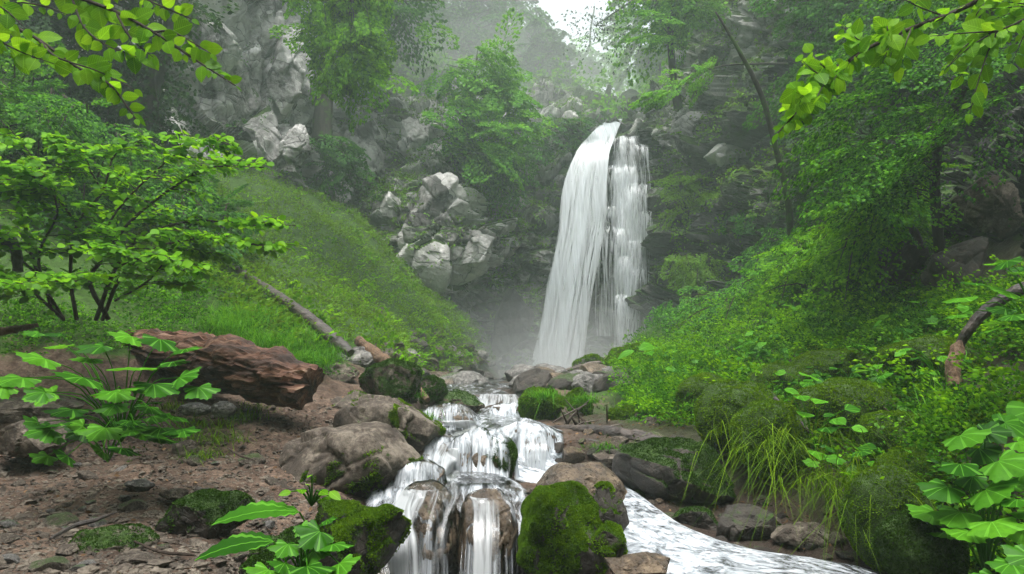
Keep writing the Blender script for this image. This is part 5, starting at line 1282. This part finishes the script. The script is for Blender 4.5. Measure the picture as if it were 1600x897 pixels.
# dark trees at the upper left
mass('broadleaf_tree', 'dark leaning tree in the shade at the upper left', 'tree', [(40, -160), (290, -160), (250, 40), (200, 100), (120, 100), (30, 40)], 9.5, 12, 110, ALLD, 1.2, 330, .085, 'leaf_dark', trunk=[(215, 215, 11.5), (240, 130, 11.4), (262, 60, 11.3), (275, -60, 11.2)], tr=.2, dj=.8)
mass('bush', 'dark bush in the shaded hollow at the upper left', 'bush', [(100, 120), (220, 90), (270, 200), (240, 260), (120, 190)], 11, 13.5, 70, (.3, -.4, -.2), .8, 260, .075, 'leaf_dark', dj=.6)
# bright small tree growing out of the head wall
mass('broadleaf_tree', 'bright feathery tree leaning out of the cliff left of the waterfall', 'tree', [(690, 90), (760, 70), (805, 120), (800, 200), (780, 260), (720, 240), (680, 215)], 20, 22, 90, (.5, -.4, -.3), 1.3, 330, .11, 'leaf_pale', trunk=[(690, 280, 22), (715, 220, 21.8), (735, 160, 21.5), (745, 90, 21.2)], tr=.10, dj=.45, wid=.4)
mass('bush', 'dark green bush draping the cliff edge below the feathery tree', 'bush', [(690, 200), (800, 230), (790, 280), (710, 260)], 21, 23, 40, (.3, -.5, -.5), 1.0, 260, .10, 'leaf_tree', dj=.5)
mass('bush', 'hazy bush over the cliff beside the waterfall lip', 'bush', [(800, 190), (910, 180), (915, 235), (810, 250)], 24, 26, 46, (.2, -.5, -.4), 1.0, 220, .11, 'leaf_tree', dj=.5)
mass('bush', 'small bush drooping over the waterfall lip', 'bush', [(905, 165), (942, 175), (935, 205), (900, 215)], 25, 26, 16, (.4, -.6, -.3), .5, 150, .09, 'leaf_tree', dj=.5)
mass('bush', 'green bush at the foot of the corner cliff', 'bush', [(490, 210), (550, 220), (560, 270), (500, 290)], 19, 21, 36, (.2, -.5, -.3), .8, 240, .10, 'leaf_tree', dj=.6)
# right of the fall
mass('broadleaf_tree', 'pale feathery tree over the right rock wall beside the sky gap', 'tree', [(1010, -140), (1120, -140), (1100, 20), (1050, 70), (1015, 30)], 17, 20, 80, (-.4, -.3, -.4), 1.2, 330, .10, 'leaf_pale', trunk=[(1060, 170, 20), (1050, 100, 19.6), (1048, 20, 19.2), (1060, -120, 19)], tr=.14, dj=.5)
mass('leafy_bough', 'yellow green bough reaching left over the right rock wall', 'branch', [(1010, 150), (1120, 95), (1135, 110), (1060, 140), (1015, 175)], 14, 15, 26, (-.8, -.1, -.25), .55, 190, .06, 'leaf_pale', trunk=[(1230, 100, 15), (1180, 100, 14.8), (1120, 105, 14.6), (1050, 135, 14.5)], tr=.03, dj=.2)
mass('broadleaf_tree', 'dark blue green canopy under the top edge, right of the slender pole', 'tree', [(1190, -140), (1440, -140), (1440, 40), (1360, 130), (1300, 160), (1240, 60)], 11, 14, 100, (-.6, -.3, -.35), 1.2, 330, .075, 'leaf_tree', trunk=[(1480, 300, 12.5), (1440, 100, 12.3), (1400, -50, 12), (1380, -160, 12)], tr=.12, dj=.4, wid=.4)
mass('broadleaf_tree', 'dense green tree pouring its foliage down the right slope', 'tree', [(1330, 60), (1480, -60), (1640, -60), (1640, 120), (1500, 210), (1440, 280), (1370, 330), (1320, 290), (1340, 200)], 5.6, 7.8, 112, (-.75, -.3, -.35), .8, 420, .044, 'leaf_bank', trunk=[(1470, 420, 7.6), (1462, 260, 7.4), (1500, 150, 7.1), (1545, 60, 6.8), (1560, -60, 6.6)], tr=.06, dj=.35, wid=.4)
mass('broadleaf_tree', 'shaded sapling crown between the slender pole and the dense green tree', 'tree', [(1270, 200), (1350, 140), (1350, 260), (1300, 340), (1250, 330)], 10.5, 13, 45, (-.6, -.3, -.35), .8, 200, .07, 'leaf_dark', trunk=[(1300, 420, 12), (1290, 300, 12), (1300, 180, 11.8)], tr=.05, dj=.35)
V, F = tube(px_line([(1236, 405, 11.2), (1232, 320, 10.6), (1213, 235, 10.2), (1190, 150, 9.9), (1155, 80, 9.7), (1118, 18, 9.6)]), [.06, .055, .045, .04, .03, .012], 10, .15, n=40)
tag(np_mesh('bare_pole_tree', V, F, M['bark'], smooth=True), 'slender bare curved trunk right of the waterfall', 'tree')
for lab, poly, d0, d1, nb, mt in (('drooping green bush on the rock right of the waterfall', [(1040, 275), (1120, 265), (1130, 325), (1050, 335)], 19, 20.5, 26, 'leaf_slope'), ('low green bush below the drooping one', [(1140, 325), (1190, 320), (1200, 350), (1140, 350)], 16.5, 18, 12, 'leaf_tree'),
                                  ('ferny bush on the shelf right of the waterfall foot', [(1050, 385), (1115, 390), (1110, 425), (1060, 420)], 17.5, 19, 22, 'leaf_slope'), ('ferny bush beside the foot of the slender pole', [(1180, 370), (1240, 340), (1260, 430), (1180, 430)], 13, 15, 40, 'leaf_bank'),
                                  ('ferny bush on the low rock step right of the pool', [(1040, 465), (1120, 460), (1130, 490), (1050, 500)], 16, 18, 26, 'leaf_bank')):
    mass('bush', lab, 'bush', poly, d0, d1, nb, (-.35, -.4, -.5), .7, 240, .075, mt, dj=.35)
# bushes on the left bank behind the shrub
mass('bush', 'dark green bush of small leaves covering the left bank', 'bush', [(-60, 110), (60, 120), (170, 190), (240, 260), (200, 330), (60, 300), (-60, 280)], 7.2, 9.0, 150, (.6, -.5, -.3), .6, 330, .05, 'leaf_bank', dj=.4)
mass('bush', 'low bush at the crest of the left bank under the dark tree', 'bush', [(150, 230), (280, 280), (380, 330), (330, 390), (200, 350)], 8.6, 11, 90, (.6, -.4, -.3), .6, 280, .055, 'leaf_tree', dj=.4)
# shrubs of the right slope, where sprays overlap like shingles down to the stream
for i, (lab, poly, d0, d1, nb) in enumerate((('green shrub high on the right slope under the dense tree', [(1330, 290), (1440, 240), (1430, 350), (1330, 390)], 7.6, 9.2, 70), ('green shrub in the middle of the right slope', [(1220, 390), (1350, 330), (1380, 400), (1260, 450)], 9, 11, 70),
                                             ('green shrub low on the right slope beside the pool', [(1090, 470), (1230, 400), (1260, 460), (1120, 520)], 10, 13, 70))):
    mass('shrub', lab, 'shrub', poly, d0, d1, nb, (-.7, -.35, -.35), .6, 300, .05, 'leaf_shrub' if i < 2 else 'leaf_bank', dj=.35, group='shrubs down the right slope')


# unseen woods added behind the camera to shade the foot of the gorge
for i in range(9):
    a = -1.5 + 3. * i / 8; x, y = math.sin(a) * 13.5, -math.cos(a) * 13.5 + 2
    nb = 60; O = np.array([x, y, 9]) + rng.standard_normal((nb, 3)) * [2.2, 2.2, 3]; Dv = rng.standard_normal((nb, 3)) * [1, 1, .2]
    pos, d, n_, s, st = boughs(O, Dv, 2.2, .5, 70, .4, .1, .3, 7)
    rt = empty('broadleaf_tree', (x, y, 1), 'unseen tree added behind the camera to block light', 'tree', 'unseen trees added behind the camera'); V, F = tube([[0, 0, 0], [.1, 0, 5], [0, .1, 12]], [.3, .2, .08], 8, n=12)
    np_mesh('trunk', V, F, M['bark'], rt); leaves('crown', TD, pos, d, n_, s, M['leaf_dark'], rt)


# ------------------------------------------------------------------ ground cover nobody could count
def cover(name, surf, n, fn, D, L, per, size, mat, label, wid=.5, droop=.4, rise=.35, dj=.5, lift=.03, T=None, a=(0, 1), b=(0, 1), nd=.5):
    p, q = sample(surf, n, fn, a, b)
    Dv = np.asarray(D, float) + q * nd + rng.standard_normal(p.shape) * dj
    pos, d, nn, s, st = boughs(p + q * lift, Dv, L * rng.uniform(.5, 1.3, len(p)), wid, per, size, rise, droop, 5, .06)
    o = leaves(name, T or TD, pos, d, nn, s, M[mat]); print('COVER', name, len(p) * per)
    return tag(o, label, kind='stuff')


def band(*polys):
    def f(P, q):
        u, v = PX(P); r = np.zeros(len(P), bool)
        for k in polys: r |= inpoly(u, v, k)
        g = fbm(P * .8, 3, 91) * .6 + fbm(P * 2.6, 2, 92) * .7; return r * np.clip(.55 + 1.5 * g, .02, 1)
    return f


SL = [(200, 230), (385, 255), (500, 285), (640, 400), (800, 560), (640, 590), (560, 545), (430, 560), (300, 440), (200, 420)]
def slope_fn(P, q):
    u, v = PX(P); m = inpoly(u, v, SL); br = fbm(P * np.array([.35, .9, .5]), 3, 14)
    return m * np.clip(1.0 - 1.0 * sstep(.0, .25, br), .45, 1)
cover('grass', ground_S, 120000, slope_fn, (.3, -.3, .2), .16, 14, .05, 'leaf_slope', 'low green herbs and grass over the slope below the left cliff', a=(.6, 1), b=(.0, .7), droop=.3, nd=.9)
cover('slope_weeds', ground_S, 3500, slope_fn, (.3, -.3, .5), .3, 26, .075, 'leaf_shrub', 'taller weeds standing on the slope below the left cliff', a=(.6, 1), b=(.0, .7), droop=.5, nd=.9)
RB = [(1000, 650), (960, 600), (1000, 520), (1200, 400), (1300, 340), (1440, 260), (1500, 400), (1520, 470), (1700, 450), (1750, 900), (1480, 940), (1380, 800), (1240, 740), (1130, 700)]
cover('undergrowth', ground_S, 110000, band(RB), (-.5, -.35, .1), .17, 14, .036, 'leaf_bank', 'thick low greenery covering the right bank', b=(.5, 1), a=(.3, .95))
LB = [(-300, 60), (100, 100), (330, 270), (400, 400), (300, 480), (200, 520), (-300, 540)]
cover('undergrowth', ground_S, 60000, band(LB), (.5, -.35, .1), .18, 14, .042, 'leaf_bank', 'low greenery on the left bank behind the shrub', b=(0, .45), a=(.3, 1))
cover('moss_carpet', ground_S, 130000, lambda P, q: np.minimum(1, 1.3 * band(RB)(P, q)) * (P[:, 1] < 7.5), (-.3, -.35, .3), .07, 10, .022, 'moss', 'moss and tiny ferns carpeting the near part of the right bank', b=(.5, 1), a=(.38, .7), nd=1.)
cover('layered_ferns', ground_S, 26000, lambda P, q: band(RB)(P, q) * (P[:, 1] < 13), (-.6, -.45, .15), .34, 44, .036, 'leaf_shrub', 'layered fern fronds spilling down the right bank', b=(.5, 1), a=(.38, .85), nd=.7, rise=.5, droop=.7, wid=.32)
cover('fern_carpet', ground_S, 90000, lambda P, q: band(RB)(P, q) * (P[:, 1] < 8.5), (-.5, -.4, .3), .17, 16, .03, 'leaf_bank', 'small ferns over the near part of the right bank', b=(.5, 1), a=(.38, .72), nd=.8)
cover('moss_carpet', ground_S, 60000, lambda P, q: band([(-150, 430), (300, 440), (330, 510), (200, 560), (-150, 570)])(P, q) * (P[:, 1] < 8), (.3, -.35, .3), .10, 10, .026, 'leaf_bank', 'small green plants on the soil under the shrub', b=(0, .4), a=(.38, .7), nd=1.)
LM = [(240, 470), (330, 440), (520, 520), (520, 600), (350, 540)]
cover('undergrowth', ground_S, 30000, band(LM), (.3, -.4, .2), .12, 12, .03, 'leaf_bank', 'small green plants on the mound behind the rotten log', b=(0, .6), a=(.4, .8))
def nearm(P, q):
    u, v = PX(P); g = fbm(P * 2.2, 4, 55)
    m = inpoly(u, v, [(560, 545), (700, 590), (690, 700), (560, 620)]) | inpoly(u, v, [(860, 590), (1030, 590), (1100, 700), (1130, 800), (1400, 900), (1100, 740), (860, 700)]) | inpoly(u, v, [(-50, 600), (330, 600), (420, 700), (330, 740), (-50, 700)])
    return m * sstep(-.02, .25, g)
cover('ground_moss', ground_S, 60000, nearm, (0, -.3, .5), .05, 8, .018, 'moss_dark', 'patches of dark moss on the damp ground', a=(.2, .8), nd=1.2, T=TD)
def litterm(P, q):
    u, v = PX(P); return inpoly(u, v, [(-50, 600), (540, 600), (620, 720), (560, 900), (-50, 900)]) * .25 + inpoly(u, v, [(840, 620), (1060, 640), (1130, 760), (1440, 830), (1440, 900), (1000, 800), (850, 730)]) * .9
p, q = sample(ground_S, 60000, litterm, a=(.36, .75)); d_ = rng.standard_normal(p.shape) * [1, 1, .25]
tag(leaves('leaf_litter', TOs, p + q * .006, d_, q + rng.standard_normal(p.shape) * .35, rng.uniform(.012, .04, len(p)), M['litter']), 'dead brown leaves strewn on the ground', kind='stuff')
def ledge(th, sc=.6, seed=61, lim=None):
    def f(P, q):
        g = fbm(P * sc, 4, seed); r = sstep(th, th + .3, q[:, 2] + .55 * g)
        if lim is not None:
            u, v = PX(P); r = r * ~inpoly(u, v, lim)
        return r
    return f
FALLP = [(915, 185), (1010, 185), (1035, 360), (1000, 600), (810, 620), (840, 450), (880, 260)]
cover('cliff_greenery', cl_head, 50000, ledge(.55, lim=FALLP), (0, -.5, -.4), .4, 20, .085, 'leaf_slope', 'grass and ferns in the cracks of the rock wall', a=(.25, 1), nd=.6, droop=.8)
cover('cliff_greenery', cl_left, 7000, ledge(.6), (.2, -.5, -.4), .35, 20, .065, 'leaf_tree', 'ferns and moss on the ledges of the pale left cliff', a=(.3, 1), nd=.6, droop=.8)
cover('cliff_greenery', cl_right, 18000, ledge(.62), (-.4, -.4, -.4), .35, 18, .05, 'leaf_dark', 'ferns on the ledges of the dark cliff', a=(.2, 1), nd=.6, droop=.8)
cover('plateau_greenery', cl_head, 20000, lambda P, q: np.full(len(P), .6), (0, -.5, .3), .9, 26, .17, 'leaf_pale', 'undergrowth of the wooded plateau above the fall', a=(0, .25), nd=.8)
HAZE, EXPO = .0048, 1.4

# ------------------------------------------------------------------ air, sky, sun
def air(name, lo, hi, dens, label, col=(.78, .95, .88)):
    V = np.array([[x, y, z] for x in (lo[0], hi[0]) for y in (lo[1], hi[1]) for z in (lo[2], hi[2])], float)
    F = [[0, 1, 3, 2], [4, 6, 7, 5], [0, 4, 5, 1], [2, 3, 7, 6], [0, 2, 6, 4], [1, 5, 7, 3]]
    m, t, out = new_mat(name); p = N(t, 'ShaderNodeVolumePrincipled'); p.inputs['Color'].default_value = (*col, 1)
    p.inputs['Density'].default_value = dens; p.inputs['Anisotropy'].default_value = .3; t.links.new(p.outputs[0], out.inputs['Volume'])
    return tag(np_mesh(name, V, F, m), kind='stuff', label=label)


air('haze', (-75, -34, -3), (60, 75, 42), HAZE, 'pale mist hanging in the gorge')

for i, (rx, rz, de) in enumerate(((6.0, 2.3, .022), (4.8, 1.9, .025), (3.8, 1.5, .03), (2.8, 1.15, .05), (2.0, .8, .07), (1.3, .5, .1), (11, 6.5, .03), (8, 4.5, .024))):
    b_ = bmesh.new(); bmesh.ops.create_icosphere(b_, subdivisions=4, radius=1); me = bpy.data.meshes.new('mist'); 
    for q_ in b_.verts: q_.co = (q_.co.x * rx, q_.co.y * 2.4 * rx / 4.2, q_.co.z * rz)
    b_.to_mesh(me); b_.free(); o_ = bpy.data.objects.new('mist', me); COL.objects.link(o_); o_.location = tuple(W(842 + 4 * i, 566 + 4 * i, 20.4)) if i < 6 else (-2.0, 29, 12.5)
    mm, tt, oo = new_mat('mist'); pv = N(tt, 'ShaderNodeVolumePrincipled'); pv.inputs['Color'].default_value = (.93, .95, .96, 1); pv.inputs['Density'].default_value = de; tt.links.new(pv.outputs[0], oo.inputs['Volume'])
    me.materials.append(mm); tag(o_, 'white spray drifting at the foot of the waterfall' if i < 6 else 'pale mist gathered in the trees above the waterfall', kind='stuff')

w = bpy.data.worlds.new('World'); SC.world = w; w.use_nodes = True; t = w.node_tree
sky = t.nodes.new('ShaderNodeTexSky'); sky.sky_type = 'NISHITA'; sky.sun_disc = False
EL, AZ = 76., 190.
sky.sun_elevation = math.radians(EL); sky.sun_rotation = math.radians(AZ); sky.dust_density = 6; sky.air_density = 1.2; sky.ozone_density = .6
bg = t.nodes['Background']; hs = t.nodes.new('ShaderNodeHueSaturation'); hs.inputs['Saturation'].default_value = .25; hs.inputs['Value'].default_value = 1.; t.links.new(sky.outputs[0], hs.inputs['Color']); t.links.new(hs.outputs[0], bg.inputs[0]); bg.inputs[1].default_value = .15
sd = bpy.data.lights.new('sun', 'SUN'); so = bpy.data.objects.new('sun', sd); COL.objects.link(so)
sd.energy = 1.9; sd.angle = math.radians(35); sd.color = (1, .98, .95)
dv = Vector((math.sin(math.radians(AZ)) * math.cos(math.radians(EL)), math.cos(math.radians(AZ)) * math.cos(math.radians(EL)), math.sin(math.radians(EL))))
so.rotation_euler = dv.to_track_quat('Z', 'Y').to_euler(); so.location = (0, 20, 60)

SC.view_settings.view_transform = 'Standard'; SC.view_settings.look = 'None'; SC.view_settings.gamma = 1; SC.view_settings.exposure = EXPO
SC.view_settings.use_curve_mapping = False
c = SC.cycles; c.use_denoising = True; c.max_bounces = 10; c.transparent_max_bounces = 24; c.volume_bounces = 2; c.diffuse_bounces = 4
c.glossy_bounces = 3; c.transmission_bounces = 5; c.use_adaptive_sampling = True; c.adaptive_threshold = .02; c.caustics_reflective = False; c.caustics_refractive = False
c.sample_clamp_indirect = 5
SC.render.use_persistent_data = False
